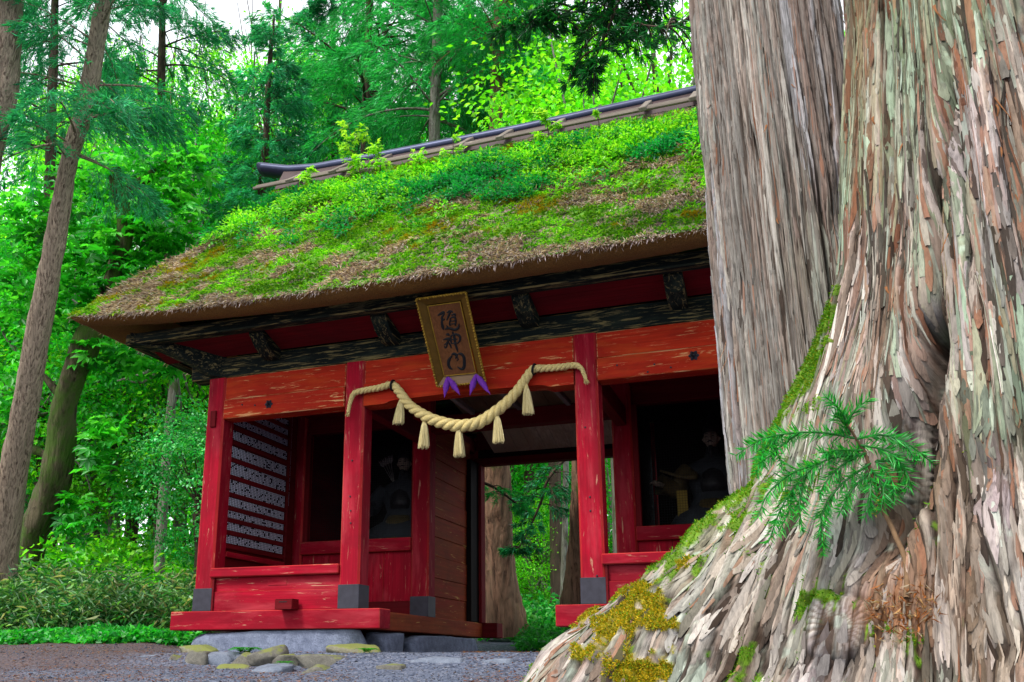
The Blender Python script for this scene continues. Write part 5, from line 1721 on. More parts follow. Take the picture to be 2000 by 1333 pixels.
    # loose shreds of bark
    for (x, y, ln, sgn) in ((1690, 120, .10, 1), (1716, 235, .08, -1), (1705, 175, .12, 1), (1772, 285, .07, 1), (1830, 20, .11, -1), (1975, 385, .16, 1), (1935, 190, .14, -1), (1890, 250, .10, 1), (1945, 300, .13, 1), (1800, 385, .09, -1), (1855, 460, .10, 1), (1925, 800, .14, 1), (1940, 210, .1, 1), (1730, 560, .08, -1), (1960, 620, .12, -1), (1985, 1150, .12, 1), (1765, 275, .06, -1), (1880, 330, .08, 1)):
        d = (px - x) ** 2 + (py - y) ** 2; d[far < .5] = 1e9
        q = int(np.argmin(d + 1e5 * (N2 @ (-FW) < .05)))
        p = P2[q]; nn = N2[q]
        u = np.linspace(0, 1, 9)[:, None]
        C = p + nn * (.004 + .05 * u * (1.1 - u)) + np.array([0, 0, -1]) * ln * u + EL * sgn * ln * .35 * u ** 2
        mb = MB(); wd_ = .007 * (1 - .7 * u[:, 0]); sx = np.cross(nn, [0, 0, 1.0]); V = []
        for c_, w_ in zip(C, wd_): V += [c_ - sx * w_, c_ + nn * .002, c_ + sx * w_]
        mb.add(V, [(3 * i_ + j_, 3 * i_ + j_ + 1, 3 * i_ + j_ + 4, 3 * i_ + j_ + 3) for i_ in range(8) for j_ in range(2)])
        mb.build('bark_shred', [SHRED], tr, True)
    return P2, N2, px, py, far


SHRED = plain('bark_shred', hx('8a5a34'), .85, 0, .4, 40)
GC = great_cedar()


def straight_cedar():
    """The second big trunk, close behind: long vertical fibres."""
    b = CAM + ray(1642, 1291.6) * 5.6; EL, EF = frame(b); zb = gzp(b[0], b[1]) - .1
    v = ray(1500, 0); 
    n = EF; s_ = ((b - CAM) @ n) / (v @ n); top = CAM + v * s_
    lean = (top - b)[:2] / (top[2] - b[2])
    th = np.concatenate([np.radians(np.linspace(-20, 150, 330)), np.radians(np.linspace(153, 337, 24))])
    zz = np.concatenate([np.linspace(zb, 4.75, 440), [5, 6, 7, 10, 14]])
    TH, ZZ = np.meshgrid(th, zz, indexing='ij')
    r = .475 + .05 * np.exp(-(ZZ - zb) / .35) + .015 * np.sin(3 * TH + 1) + .012 * np.sin(5 * TH + .6 * ZZ)
    ax = np.stack([b[0] + lean[0] * (ZZ - b[2]), b[1] + lean[1] * (ZZ - b[2]), ZZ], -1)
    Nr = np.cos(TH)[..., None] * EL + np.sin(TH)[..., None] * EF
    P = ax + r[..., None] * Nr
    Pf = P.reshape(-1, 3); N = Nr.reshape(-1, 3)
    a = (TH * .53 + .035 * ZZ).ravel(); s = ZZ.ravel()
    w = fbm(np.stack([a * 2, s * .8, 0 * a], 1), 1.0, 3, 4) - .5
    a = a + .05 * w
    F1, F2, idr, cx, cyy = worley(a / .055, s / 2.4, 5); G1, G2, idg, gx, gy = worley(a / .026 + 3, s / .7, 8)
    cr = sst(.01, .26, F2 - F1); cr2 = sst(.01, .22, G2 - G1)
    fib = vn(np.stack([a * 90, s * 3.5, 0 * a], 1), 1, 15); fib2 = vn(np.stack([a * 70, s * 2.2, 0 * a], 1), 1, 16)
    h_ = .046 * cr + .024 * (idr - .5) + .012 * cr2 + .008 * (idg - .5) + .007 * (fib - .5) + .010 * (fib2 - .5) + .016 * np.clip(cx, -.5, .5)
    far = (np.minimum(sst(-20, -16, np.degrees(TH)), 1 - sst(146, 150, np.degrees(TH))) * (1 - sst(4.7, 4.75, ZZ))).ravel()
    P2 = Pf + N * (h_ * far)[:, None]
    c = pal(['8f8b84', '7f7b75', '9c978f', '86857e', '7d746e', '99989a'], np.clip(idr * 6, 0, 5.99).astype(int))
    k = sst(.5, .75, fib2)[:, None] * .35; c = c * (1 - k) + np.array(hx('7d5a48')) * k
    k = sst(.55, .75, fbm(Pf, 1.5, 3, 20))[:, None] * .4; c = c * (1 - k) + np.array(hx('7f8c7a')) * k
    k = ((1 - cr * (.65 + .35 * cr2)) * .9)[:, None]; c = c * (1 - k) + np.array(hx('382a21')) * k; c = c * (.75 + .5 * fib[:, None])  # furrows: brown inner bark with their shade added to the colour
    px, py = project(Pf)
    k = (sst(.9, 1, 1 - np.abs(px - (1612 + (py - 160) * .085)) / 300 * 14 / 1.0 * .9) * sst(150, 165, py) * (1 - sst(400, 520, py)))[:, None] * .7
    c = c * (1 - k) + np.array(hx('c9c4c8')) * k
    lowg = (sst(.5, .7, fbm(Pf, 2.5, 3, 90)) * (1 - sst(-.3, .6, s)) * .5)[:, None]
    c = c * (1 - lowg) + np.array(hx('5f6a38')) * lowg
    nt2, nz2 = TH.shape
    i = np.arange(nt2)[:, None] * nz2; i2 = ((np.arange(nt2) + 1) % nt2)[:, None] * nz2; j = np.arange(nz2 - 1)[None, :]
    F = np.stack([i + j, i2 + j, i2 + j + 1, i + j + 1], -1).reshape(-1, 4)
    F = F[:, ::-1]
    tr = thing('straight_cedar', (b[0], b[1], zb), 'tall straight grey cedar trunk with long fibrous bark, behind the mossy root', 'cedar tree')
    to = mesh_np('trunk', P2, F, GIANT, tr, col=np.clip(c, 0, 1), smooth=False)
    fibre_attr(to, a, s)
    bark_flakes('bark_flakes', tr, P, Nr, h_, far, c, TH.shape, 3000, 328, (4, 425), (2, 4), (20, 120), .009, 8, .05)
    for (x, y, ln) in ((1412, 545, .12), (1416, 600, .09), (1419, 660, .18), (1424, 690, .14), (1430, 745, .08), (1436, 880, .1), (1392, 395, .07), (1380, 200, .05), (1500, 250, .07), (1545, 170, .05), (1570, 300, .06), (1610, 210, .04), (1470, 560, .06), (1520, 430, .06)):
        d = (px - x) ** 2 + (py - y) ** 2; d[far < .5] = 1e9
        q = int(np.argmin(d + 1e6 * ((N @ (-FW)) < .1)))
        p = P2[q]; nn = N[q]; u = np.linspace(0, 1, 8)[:, None]; sd_ = rng.choice([-1, 1])
        C = p + nn * (.002 + .03 * u) + np.array([0, 0, -1]) * ln * u + EL * (.25 * ln * u ** 2 * sd_)
        wd_ = .006 * (1 - .6 * u[:, 0]); sx = np.cross(nn, [0, 0, 1.0]); V = []; mb = MB()
        for c_, w_ in zip(C, wd_): V += [c_ - sx * w_, c_ + nn * .002, c_ + sx * w_]
        mb.add(V, [(3 * i_ + j_, 3 * i_ + j_ + 1, 3 * i_ + j_ + 4, 3 * i_ + j_ + 3) for i_ in range(7) for j_ in range(2)])
        mb.build('bark_shred', [SHRED], tr, True)
    return tr


SC_TREE = straight_cedar()


# ------------------------------------------------------------------ the cedar shoot sprouting from the root
def shoot():
    P2_, N2_, px_, py_, far_ = GC
    dz = (P2_ - CAM) @ FW
    def surf(x, y, r):
        k = (np.abs(px_ - x) < r) & (np.abs(py_ - y) < r) & (far_ > .5)
        return dz[k].min()
    D0 = min(surf(x, y, 25) for x, y in ((1480, 960), (1540, 1000), (1600, 1050), (1650, 980), (1700, 960), (1720, 900), (1600, 900))) - .03
    def p(x, y, d=0): return at(x, y, D0 + d)
    db = surf(1772, 1165, 12) - D0
    base = p(1770, 1170, db)
    t_ = thing('cedar_shoot', base, 'bright green cedar shoot with drooping sprigs growing out of the mossy root', 'cedar shoot')
    stem = spline([base, p(1772, 1110, db * .7), p(1752, 1050, db * .35), p(1726, 1000, db * .1), p(1708, 940), p(1690, 890), p(1672, 858), p(1655, 830, -.02)], 40)
    stem = stem + (fbm(stem, 12, 2, 3)[:, None] - .5) * .012
    st = plain('shoot_stem', hx('7a5f45'), .85, 0, .4, 40)
    V, F = tube_arrays(stem, np.linspace(.013, .005, 40), 8); mesh_np('stem', V, F, st, t_)
    GR = ['20a03a', '2cb444', '189036', '38c04a', '48ba3a']
    def sprig(pts, d0=0, d1=0, dens=1.0, nl=.070, tone=None):
        n = len(pts); C = spline([p(x, y, d0 + (d1 - d0) * i / max(1, n - 1)) for i, (x, y) in enumerate(pts)], 30)
        L = np.linalg.norm(np.diff(C, axis=0), axis=1).sum(); m = int(L / .0022 * dens)
        u = rng.uniform(.02, 1, m); idx = np.clip(u * 29, 0, 28.99); i0 = idx.astype(int); f = (idx - i0)[:, None]
        B = C[i0] * (1 - f) + C[i0 + 1] * f; T = unit(C[i0 + 1] - C[i0])
        ph = rng.integers(0, 5, m) * 2 * math.pi / 5 + u * 30 + rng.normal(0, .3, m)
        n1 = unit(np.cross(T, FW[None])); n2 = np.cross(T, n1)
        rad = n1 * np.cos(ph)[:, None] + .75 * n2 * np.sin(ph)[:, None]
        D = unit(T * .75 + rad + rsph(m) * .15)
        ln = nl * (.55 + .45 * np.sin(np.pi * np.clip(u * .9 + .08, 0, 1))) * rng.uniform(.75, 1.15, m)
        V, F = kites(B, D, rsph(m) + np.array([0, 0, 1.0]), ln, .0064, -.12, .35)
        c = pal(tone or GR, rng.integers(0, 5, m)) * rng.uniform(.8, 1.2, (m, 1))
        tv, tf = tube_arrays(C, np.linspace(.006, .0022, 30), 6)
        cc = np.vstack([rep4(c), np.repeat([hx('2f8a34')], len(tv), 0)])
        mesh_np('sprig', np.vstack([V, tv]), [F, tf + len(V)], NEEDLE, t_, col=cc, smooth=False)
    sprig([(1668, 856), (1610, 846), (1550, 846), (1490, 858), (1436, 890)], 0, -.1)
    sprig([(1560, 846), (1530, 868), (1505, 890), (1478, 908)], -.02, -.14)
    sprig([(1530, 848), (1492, 880), (1478, 925)], -.03, -.12)
    sprig([(1500, 856), (1520, 890), (1530, 920)], -.03, -.14, 1, .04)
    sprig([(1660, 850), (1650, 818), (1634, 794), (1612, 775)], 0, -.05)
    sprig([(1652, 835), (1665, 808), (1682, 792), (1698, 778)], 0, -.04)
    sprig([(1655, 838), (1640, 818), (1628, 812)], 0, -.03)
    sprig([(1672, 858), (1720, 850), (1770, 866), (1825, 908)], 0, -.05)
    sprig([(1745, 856), (1775, 880), (1790, 902)], -.02, -.06, 1, .04)
    sprig([(1690, 888), (1625, 895), (1575, 925), (1530, 985), (1500, 1062)], 0, -.16)
    sprig([(1575, 925), (1562, 975), (1566, 1035)], -.05, -.18)
    sprig([(1600, 906), (1545, 925), (1500, 965), (1480, 1010)], -.05, -.2, .9)
    sprig([(1550, 960), (1540, 1000), (1520, 1040)], -.08, -.2, .9)
    sprig([(1700, 905), (1640, 950), (1606, 1005), (1608, 1082)], 0, -.14)
    sprig([(1700, 915), (1725, 950), (1720, 1000)], 0, -.08)
    sprig([(1695, 925), (1660, 962), (1642, 1000)], 0, -.1)
    sprig([(1698, 930), (1700, 965), (1690, 1010)], 0, -.08)
    sprig([(1712, 900), (1755, 905), (1775, 935), (1770, 960)], 0, -.06)
    sprig([(1710, 900), (1740, 935), (1748, 980)], 0, -.07)
    sprig([(1680, 870), (1730, 880), (1760, 905)], 0, -.06)
    sprig([(1690, 885), (1650, 905), (1618, 935), (1600, 965)], 0, -.1)
    sprig([(1685, 880), (1640, 880), (1600, 885)], 0, -.08)
    sprig([(1772, 1078), (1800, 1092), (1818, 1115), (1826, 1142)], db * .5, db * .4, 1.1, .04)
    sprig([(1775, 1082), (1790, 1110), (1800, 1130)], db * .5, db * .45, 1, .034)
    # two withered orange sprigs
    for a in ([(1712, 960), (1716, 985), (1708, 1005)], [(1722, 950), (1726, 975)]):
        sprig(a, -.02, -.04, .5, .034, ['c08a30', 'a8702a', 'b89a3a', '8a5a2a', 'c9a04a'])


shoot()
# ==================================================================== PART 5
# ==================================================================== THE FOREST
def branch_curve(p, az, L, rise, droop, n=9):
    u = np.linspace(0, 1, n)
    d = np.array([math.cos(az), math.sin(az), 0])
    return p + d * (L * u)[:, None] * (1 - .12 * u[:, None]) + np.array([0, 0, 1.0]) * (L * (rise * u - droop * u ** 2))[:, None]


def conifer_parts(path, rad, z0, z1, nb, Lmax, g, nd=(.10, .17), tw=.12, droop=.45, cols=None, up=.15, per=14, aim=None):
    """Limbs as tubes, and needle sprays along drooping twigs."""
    tv, tf, off = [], [], 0
    NP, ND, NL, NC = [], [], [], []
    path = np.asarray(path, float)
    for k in range(nb):
        f = z0 + (z1 - z0) * ((k + g.random()) / nb)
        i = min(int(f * (len(path) - 1)), len(path) - 2); q = f * (len(path) - 1) - i
        p = path[i] * (1 - q) + path[i + 1] * q
        h01 = (f - z0) / (z1 - z0 + 1e-9)
        L = Lmax * (1.0 - .75 * h01 ** 1.3) * g.uniform(.6, 1.1)
        az = g.uniform(0, 2 * math.pi) if aim is None else aim + g.normal(0, .8)
        C = branch_curve(p, az, L, up + .25 * h01 + g.uniform(-.1, .12), droop * g.uniform(.6, 1.2))
        r0 = max(.012, .022 * L / 2)
        V, F = tube_arrays(C, np.linspace(r0, .006, len(C)), 5); tv.append(V); tf.append(F + off); off += len(V)
        d = np.array([math.cos(az), math.sin(az), 0]); sd_ = np.array([-d[1], d[0], 0])
        nt = int(L / tw)
        u = np.linspace(.18, 1, max(nt, 3)) + g.normal(0, .02, max(nt, 3)); u = np.clip(u, 0, .999)
        shade = g.normal(0, .13)
        for uu in u:
            idx = uu * (len(C) - 1); i0 = int(idx); b = C[i0] + (C[min(i0 + 1, len(C) - 1)] - C[i0]) * (idx - i0)
            for sg in (-1, 1):
                tl = L * (.30 * (1 - uu) + .10) * g.uniform(.7, 1.3)
                td = unit(d * g.uniform(.45, .9) + sd_ * sg * g.uniform(.5, 1) + np.array([0, 0, g.uniform(-.5, .1)]))
                s = np.sqrt(g.uniform(.04, 1, per))[:, None]
                NP.append(b + td * tl * s + np.array([0, 0, -.5]) * tl * s ** 2)
                ND.append(td[None] + g.normal(size=(per, 3)) * .36 + np.array([0, 0, -.28]))
                NC.append(np.full(per, shade + g.normal(0, .08)))
    NP = np.vstack(NP); ND = unit(np.vstack(ND)); n = len(NP); tone = np.concatenate(NC)
    V, F = kites(NP, ND, unit(g.normal(size=(n, 3)) + np.array([0, 0, .6])), g.uniform(*nd, n) * 1.2, g.uniform(.008, .015, n) * nd[1] / .15, .15)
    c = pal(cols, g.integers(0, len(cols), n)) * np.clip(1 + tone, .5, 1.6)[:, None]
    return np.vstack(tv), np.vstack(tf), V, F, rep4(c)


TEAL = ['2a9c70', '32b484', '208660', '4cc89a', '2eac68']
GRN = ['28b060', '34c86c', '209852', '50d880', '2ebc5c']
DARKC = ['10602a', '167432', '0c4c20', '1c863a']


def trunk_mesh(pts, rad, g, n=18, k=70, rough=.05, sc=3, fibre=0):
    C = spline(pts, k); rr = np.interp(np.linspace(0, 1, k), np.linspace(0, 1, len(rad)), rad)
    V, F = tube_arrays(C, rr, n)
    cen = np.repeat(C, n, 0); d = unit(V - cen)
    st = V * np.array([1, 1, .25])
    V = V + d * ((fbm(st, sc, 4, 5) - .5) * 2 * rough * np.repeat(rr, n) / .3)[:, None]
    if fibre: V = V + d * ((fbm(V * np.array([1, 1, .05]) / np.mean(rr) * .35, 14, 3, 6) - .5) * fibre * np.repeat(rr, n))[:, None]
    return C, rr, V, F


def near_conifer(px_pts, D, widths, label, bark, z0, z1, nb, Lmax, cols, base_down=None, seed=1, **kw):
    """A conifer whose trunk follows the photograph at depth D."""
    g = np.random.default_rng(seed)
    pts = [at(x, y, D) for x, y in px_pts]; rad = [w_ / 2 * D / FPX for w_ in widths]
    C, rr, V, F = trunk_mesh(pts[::-1], rad[::-1], g, 36, 90, fibre=.35)
    b = C[0]
    o = thing('cedar_tree', (b[0], b[1], gzp(b[0], b[1])), label, 'tree')
    tv, tf, nv, nf, nc = conifer_parts(C, rr, z0, z1, nb, Lmax, g, cols=cols, **kw)
    mesh_np('trunk', np.vstack([V, tv]), np.vstack([F, tf + len(V)]), bark, o)
    mesh_np('crown', nv, nf, NEEDLE, o, col=nc, smooth=False)
    return o


near_conifer([(262, -330), (232, -150), (204, 0), (169, 194), (134, 317), (116, 423), (96, 540), (75, 650), (22, 957), (-3, 1203), (-12, 1275)], 17, [22, 25, 29, 36, 33, 38, 42, 46, 52, 60, 78],
             'leaning cedar with bare flaking trunk at the left, feathery blue green sprays above', BARK_CEDAR, .60, 1.0, 50, 2.7, TEAL, seed=3, per=21, droop=.35)
near_conifer([(70, -330), (42, -150), (16, 0), (6, 170), (-25, 310), (-60, 600), (-100, 1000), (-120, 1270)], 16.2, [44, 52, 58, 52, 50, 56, 66, 84],
             'cedar trunk cut off by the top left corner of the view', BARK_CEDAR, .72, 1.0, 20, 2.4, TEAL, seed=5, per=21, droop=.35)
near_conifer([(536, 30), (527, 120), (522, 210), (518, 300), (512, 370), (505, 470), (495, 700), (485, 1100)], 24, [4, 9, 12, 14, 16, 18, 22, 26],
             'slim conifer with a narrow top standing beyond the left end of the ridge', BARK_DARK, .28, .99, 74, 2.1, TEAL, seed=8, per=19, nd=(.12, .2), up=.3)
near_conifer([(868, -700), (862, -300), (856, 0), (850, 180), (848, 300), (846, 700), (844, 1150)], 23, [8, 14, 18, 21, 22, 26, 30],
             'tall conifer with a pale patched trunk behind the middle of the ridge', BARK_GREY, .40, 1.0, 70, 3.6, GRN, seed=12, per=19, nd=(.12, .2), up=.35)
near_conifer([(918, -700), (915, -300), (913, 0), (911, 200), (910, 400), (908, 1150)], 26, [8, 12, 15, 17, 18, 24],
             'thin conifer between the patched trunk and the reddish trunk above the ridge', BARK_CEDAR, .46, 1.0, 44, 3.2, GRN, seed=13, per=16, nd=(.13, .22))
near_conifer([(985, -500), (978, -150), (974, 60), (970, 168), (968, 260), (966, 420), (962, 1150)], 22, [12, 18, 22, 25, 27, 30, 36],
             'stout reddish cedar trunk rising behind the right half of the ridge', BARK_RED, .62, 1.0, 46, 3.0, GRN, seed=14, per=19, nd=(.12, .2))
near_conifer([(735, -600), (728, -250), (722, 0), (716, 200), (712, 420), (708, 1150)], 27, [5, 10, 14, 17, 19, 25],
             'full green conifer behind the middle of the roof, its trunk hidden by sprays', BARK_DARK, .35, 1.0, 80, 4.0, GRN, seed=15, per=18, nd=(.14, .23), up=.35)
near_conifer([(648, -80), (650, 60), (652, 200), (655, 420), (660, 1150)], 31, [3, 8, 12, 16, 25],
             'blue green conifer seen between the slim pointed one and the full green one', BARK_DARK, .3, .99, 64, 3.3, TEAL, seed=16, per=18, nd=(.15, .25), up=.3)
near_conifer([(1052, -500), (1046, -100), (1041, 120), (1040, 220), (1038, 420), (1036, 1150)], 29, [6, 12, 15, 17, 20, 27],
             'dark slender cedar behind the upright sapling on the ridge', BARK_DARK, .5, 1.0, 44, 3.2, TEAL, seed=17, per=16, nd=(.14, .22))
near_conifer([(330, -420), (322, -200), (318, 0), (314, 200), (310, 420), (304, 900), (300, 1200)], 30, [6, 10, 13, 16, 20, 27, 32],
             'blue green cedar in the gap between the mossy tree and the slim conifer', BARK_DARK, .5, 1.0, 56, 3.4, TEAL, seed=18, per=18, nd=(.14, .24))
near_conifer([(118, -420), (112, -150), (106, 60), (100, 260), (94, 460), (84, 900), (80, 1180)], 27, [6, 11, 15, 18, 22, 30, 36],
             'blue green cedar filling the gap behind the leaning cedar', BARK_DARK, .45, 1.0, 60, 3.6, TEAL, seed=19, per=18, nd=(.13, .22))
# cedars seen through the passage
near_conifer([(955, 300), (958, 600), (964, 800), (967, 920), (970, 1010), (974, 1100), (980, 1170), (986, 1235)], 18.5, [40, 46, 52, 56, 60, 64, 74, 98],
             'broad reddish cedar trunk framed by the left of the passage', BARK_RED, .02, .5, 1, .3, DARKC, seed=21, per=6)
near_conifer([(1142, 300), (1143, 700), (1144, 920), (1142, 1050), (1140, 1120), (1135, 1200)], 17, [40, 48, 54, 60, 66, 84],
             'reddish cedar trunk half hidden by the right post of the passage', BARK_RED, .0, .5, 1, .3, DARKC, seed=22, per=6)
g = np.random.default_rng(77)


def low_bough(label, pts_px, D, nb, L, cols, seed, **kw):
    """A bough reaching into the view, with its own sprays."""
    g = np.random.default_rng(seed)
    C = spline([at(x, y, D + dd) for x, y, dd in pts_px], 24)
    o = thing('cedar_bough', C[0], label, 'branch')
    V, F = tube_arrays(C, np.linspace(.03, .008, 24) * D / 14, 6)
    tv, tf, nv, nf, nc = conifer_parts(C, None, .15, 1.0, nb, L, g, cols=cols, **kw)
    mesh_np('limb', np.vstack([V, tv]), np.vstack([F, tf + len(V)]), BARK_DARK, o)
    mesh_np('sprays', nv, nf, NEEDLE, o, col=nc, smooth=False)


low_bough('dark green cedar bough hanging in front of the broad trunk in the passage', [(1150, 850, 0), (1075, 930, .2), (1055, 985, .2), (1020, 1060, .1), (1000, 1075, 0)], 17.5, 20, .8, DARKC + TEAL, 31, per=19, nd=(.1, .16))
low_bough('green cedar spray at the upper left inside the passage opening', [(900, 930, 0), (960, 950, 0), (1010, 985, 0), (1030, 1000, 0)], 17.0, 12, .55, GRN, 32, per=16, nd=(.08, .14))
low_bough('dark cedar bough drooping into the top of the view left of the trunks', [(1480, -200, 0), (1330, -120, .3), (1200, -40, .6), (1080, 40, .9), (980, 60, 1.1)], 8.6, 34, .85, DARKC, 33, per=19, nd=(.07, .13), tw=.09, droop=.8)
low_bough('dark cedar bough hanging down before the bright maple', [(1330, -150, 0), (1240, -60, .2), (1190, 50, .3), (1165, 110, .3), (1160, 150, .3)], 8.9, 26, .62, DARKC, 34, per=19, nd=(.07, .12), tw=.09, droop=.9)
low_bough('thin dark cedar bough reaching left from the straight grey trunk', [(1362, 18, 0), (1330, 45, .2), (1290, 52, .4), (1250, 48, .6)], 7.6, 10, .42, DARKC, 35, per=9, nd=(.05, .1), tw=.09, droop=.9)


# ---- broad-leaved trees: four crowns shared by the wood
def leaf_crown(n_cl, per, R3, ls, seed, cols, layer=.25):
    g = np.random.default_rng(seed)
    d = unit(g.normal(size=(n_cl, 3))); r_ = g.uniform(.35, 1, n_cl) ** .6
    C = d * r_[:, None] * np.array(R3)
    lumpy = fbm(C + 50, .45, 3, seed); keep = lumpy > .475; C = C[keep]; n_cl = len(C)
    n = n_cl * per
    size = np.repeat(g.uniform(.5, 1.1, n_cl), per)
    off = g.normal(size=(n, 3)) * np.array([.55, .55, layer]) * size[:, None]
    P = np.repeat(C, per, 0) + off
    D = unit(off * np.array([1, 1, .3]) + g.normal(size=(n, 3)) * .35 + np.array([0, 0, -.25]))
    N = unit(np.array([0, 0, 1.0]) + g.normal(size=(n, 3)) * .45)
    V, F = kites(P, D, N, g.uniform(.7, 1.3, n) * ls, g.uniform(.55, .8, n) * ls, .2)
    tone = np.repeat(g.normal(1, .18, n_cl), per)[:, None]
    c = pal(cols, g.integers(0, len(cols), n)) * np.clip(tone, .5, 1.5)
    return V, F, rep4(c), C


LIME = ['62cc1c', '78dc24', '50ba1a', '94e436', '6ad420']
MID = ['2aa824', '38bc2c', '209822', '4ccc34', '24a23c']
SPR = ['26a84a', '38bc5a', '5ccc74', '1e9c46', '86dc9c']
crowns = []
for k, (cols, ls, R3, ncl, per) in enumerate(((LIME, .15, (4.2, 4.2, 3.6), 520, 42), (MID, .17, (4.4, 4.4, 4.2), 520, 42), (MID, .20, (3.6, 3.6, 4.6), 420, 42), (LIME, .13, (3.8, 3.8, 3.0), 560, 44), (SPR, .18, (3.4, 3.4, 4.4), 430, 42))):
    V, F, c, C = leaf_crown(ncl, per, R3, ls, 100 + k, cols)
    me_o = mesh_np('leaf_crown', V, F, LEAF, None, col=c, smooth=False)
    me = me_o.data; bpy.data.objects.remove(me_o)
    crowns.append((me, C, R3))
trunks = []
for k, (me, C, R3) in enumerate(crowns):
    g = np.random.default_rng(200 + k)
    hgt = 6.0
    mb_v, mb_f, off = [], [], 0
    path = spline([(0, 0, -hgt - 1.0), (.12, .05, -hgt * .6), (-.15, .1, -hgt * .25), (.1, -.1, 0), (0, 0, R3[2] * .6)], 26)
    V, F = tube_arrays(path, np.interp(np.linspace(0, 1, 26), [0, .08, .5, 1], [.26, .19, .14, .03]), 9); mb_v.append(V); mb_f.append(F); off += len(V)
    for q in g.choice(len(C), 26, replace=False):
        e = C[q]; i = int(np.clip((e[2] * .35 + hgt + .4) / (hgt + R3[2]) * 22, 9, 22)); b = path[i]
        m = (b + e) / 2 + np.array([0, 0, -.25]) + g.normal(0, .15, 3)
        V, F = tube_arrays(spline([b, m, e], 8), np.linspace(.055, .012, 8), 5); mb_v.append(V); mb_f.append(F + off); off += len(V)
    o = mesh_np('limbs', np.vstack(mb_v), np.vstack(mb_f), BARK_GREY if k % 2 else BARK_DARK); trunks.append(o.data); bpy.data.objects.remove(o)

TREE_N = 0


def leafy(px, D, kind, s, zc, label, group=None, rz=None):
    """A broad-leaved tree standing at depth D on the sight line of column px, its crown centre zc above the ground."""
    p = place(px, D)
    o = thing('leafy_tree', p, label, 'tree', group)
    rz = rng.uniform(0, 6.28) if rz is None else rz
    link('trunk', trunks[kind], o, (0, 0, zc), (0, 0, rz), (s, s, max(s, zc / 6.0)))
    link('crown', crowns[kind][0], o, (0, 0, zc), (0, 0, rz), (s, s, s))
    return o


# named ones near the gate
leafy(1215, 17.5, 3, 1.0, 9.6, 'bright yellow green maple filling the gap between ridge and straight trunk', rz=.4)
leafy(1345, 20, 0, 1.1, 12.5, 'tall lime green maple high above the ridge beside the straight trunk', rz=2.1)
leafy(1090, 24, 0, 1.0, 13.5, 'lime green maple peeping between cedar boughs at the top of the view', rz=1.1)
leafy(368, 19.5, 4, .46, 3.0, 'small silvery green leafy tree against the left corner post', rz=.9)
leafy(290, 25, 0, 1.0, 5.0, 'bright lime tree in the light behind the left eave', rz=1.9)
leafy(190, 27, 3, 1.1, 5.0, 'bright lime tree behind the crooked mossy trunk', rz=.2)
leafy(60, 24, 1, .9, 6.5, 'dark green leafy tree behind the leaning cedar', rz=1.2)
leafy(300, 22, 1, .75, 9.5, 'dark green leafy tree overhanging the left corner of the roof', rz=2.9)
leafy(420, 26, 1, .85, 12.5, 'mid green leafy tree above the left hip of the roof', rz=.6)
leafy(470, 33, 0, 1.1, 19, 'bright leafy tree top left of the white gap in the sky', rz=2.2)
leafy(1000, 30, 2, .8, 3.5, 'mid green leafy tree far down the path beyond the passage', rz=.3)
leafy(1065, 26, 3, .55, 2.2, 'low bright leafy tree beyond the passage, between the two reddish trunks', rz=.3)
leafy(1200, 27, 1, .7, 3.5, 'leafy tree glimpsed right of the right passage post', rz=.3)
where = [
    'tall dark oval tree at the left edge, mostly hidden by the cut off cedar trunk',
    'light green maple high behind the leaning cedar trunk, near the left edge',
    'lime crown in the upper left, between the leaning cedar and the slim pointed conifer',
    'highest and farthest light green maple at the top left of the view',
    "light green maple crown directly above the crooked mossy tree's right limb",
    "lime tree low at the left edge, behind the leaning cedar's bare trunk",
    'light green maple low behind the gap between leaning cedar and crooked tree',
    'lime tree low in the bright gap right of the crooked mossy trunk',
    'light green maple low behind the left eave and corner post',
    "lime tree just hidden behind the gate's left corner post",
    'tall oval tree far behind the left end of the ridge',
    'tall oval tree far behind the tallest roof sapling',
    'mid green tree far behind the patched trunk over the ridge',
    'tall oval tree far behind the stout reddish trunk over the ridge',
    'mid green tree far behind the upright sapling on the ridge',
    'lime tree far behind the drooping dark bough at the top',
    'light green maple far behind the right half of the ridge',
    'lime tree far up beside the straight grey trunk',
    'lime tree seen far down the path at the left of the passage',
    'light green maple seen far down the path in the middle of the passage',
    'lime tree seen far down the path beside the thin whitish trunk',
    'mid green tree in the sliver of view right of the right passage post',
    'mid green tree cut off by the left edge above the bamboo grass',
    'farthest light green maple low at the left, behind everything there',
    'farthest lime tree low behind the crooked mossy trunk',
    'farthest tall oval tree low behind the slim pale upright trunk',
    "silvery green tree between the leaning cedar's foot and the crooked trunk",
    'farthest tall oval tree at the left of the passage opening',
    'farthest mid green tree in the middle of the passage opening']
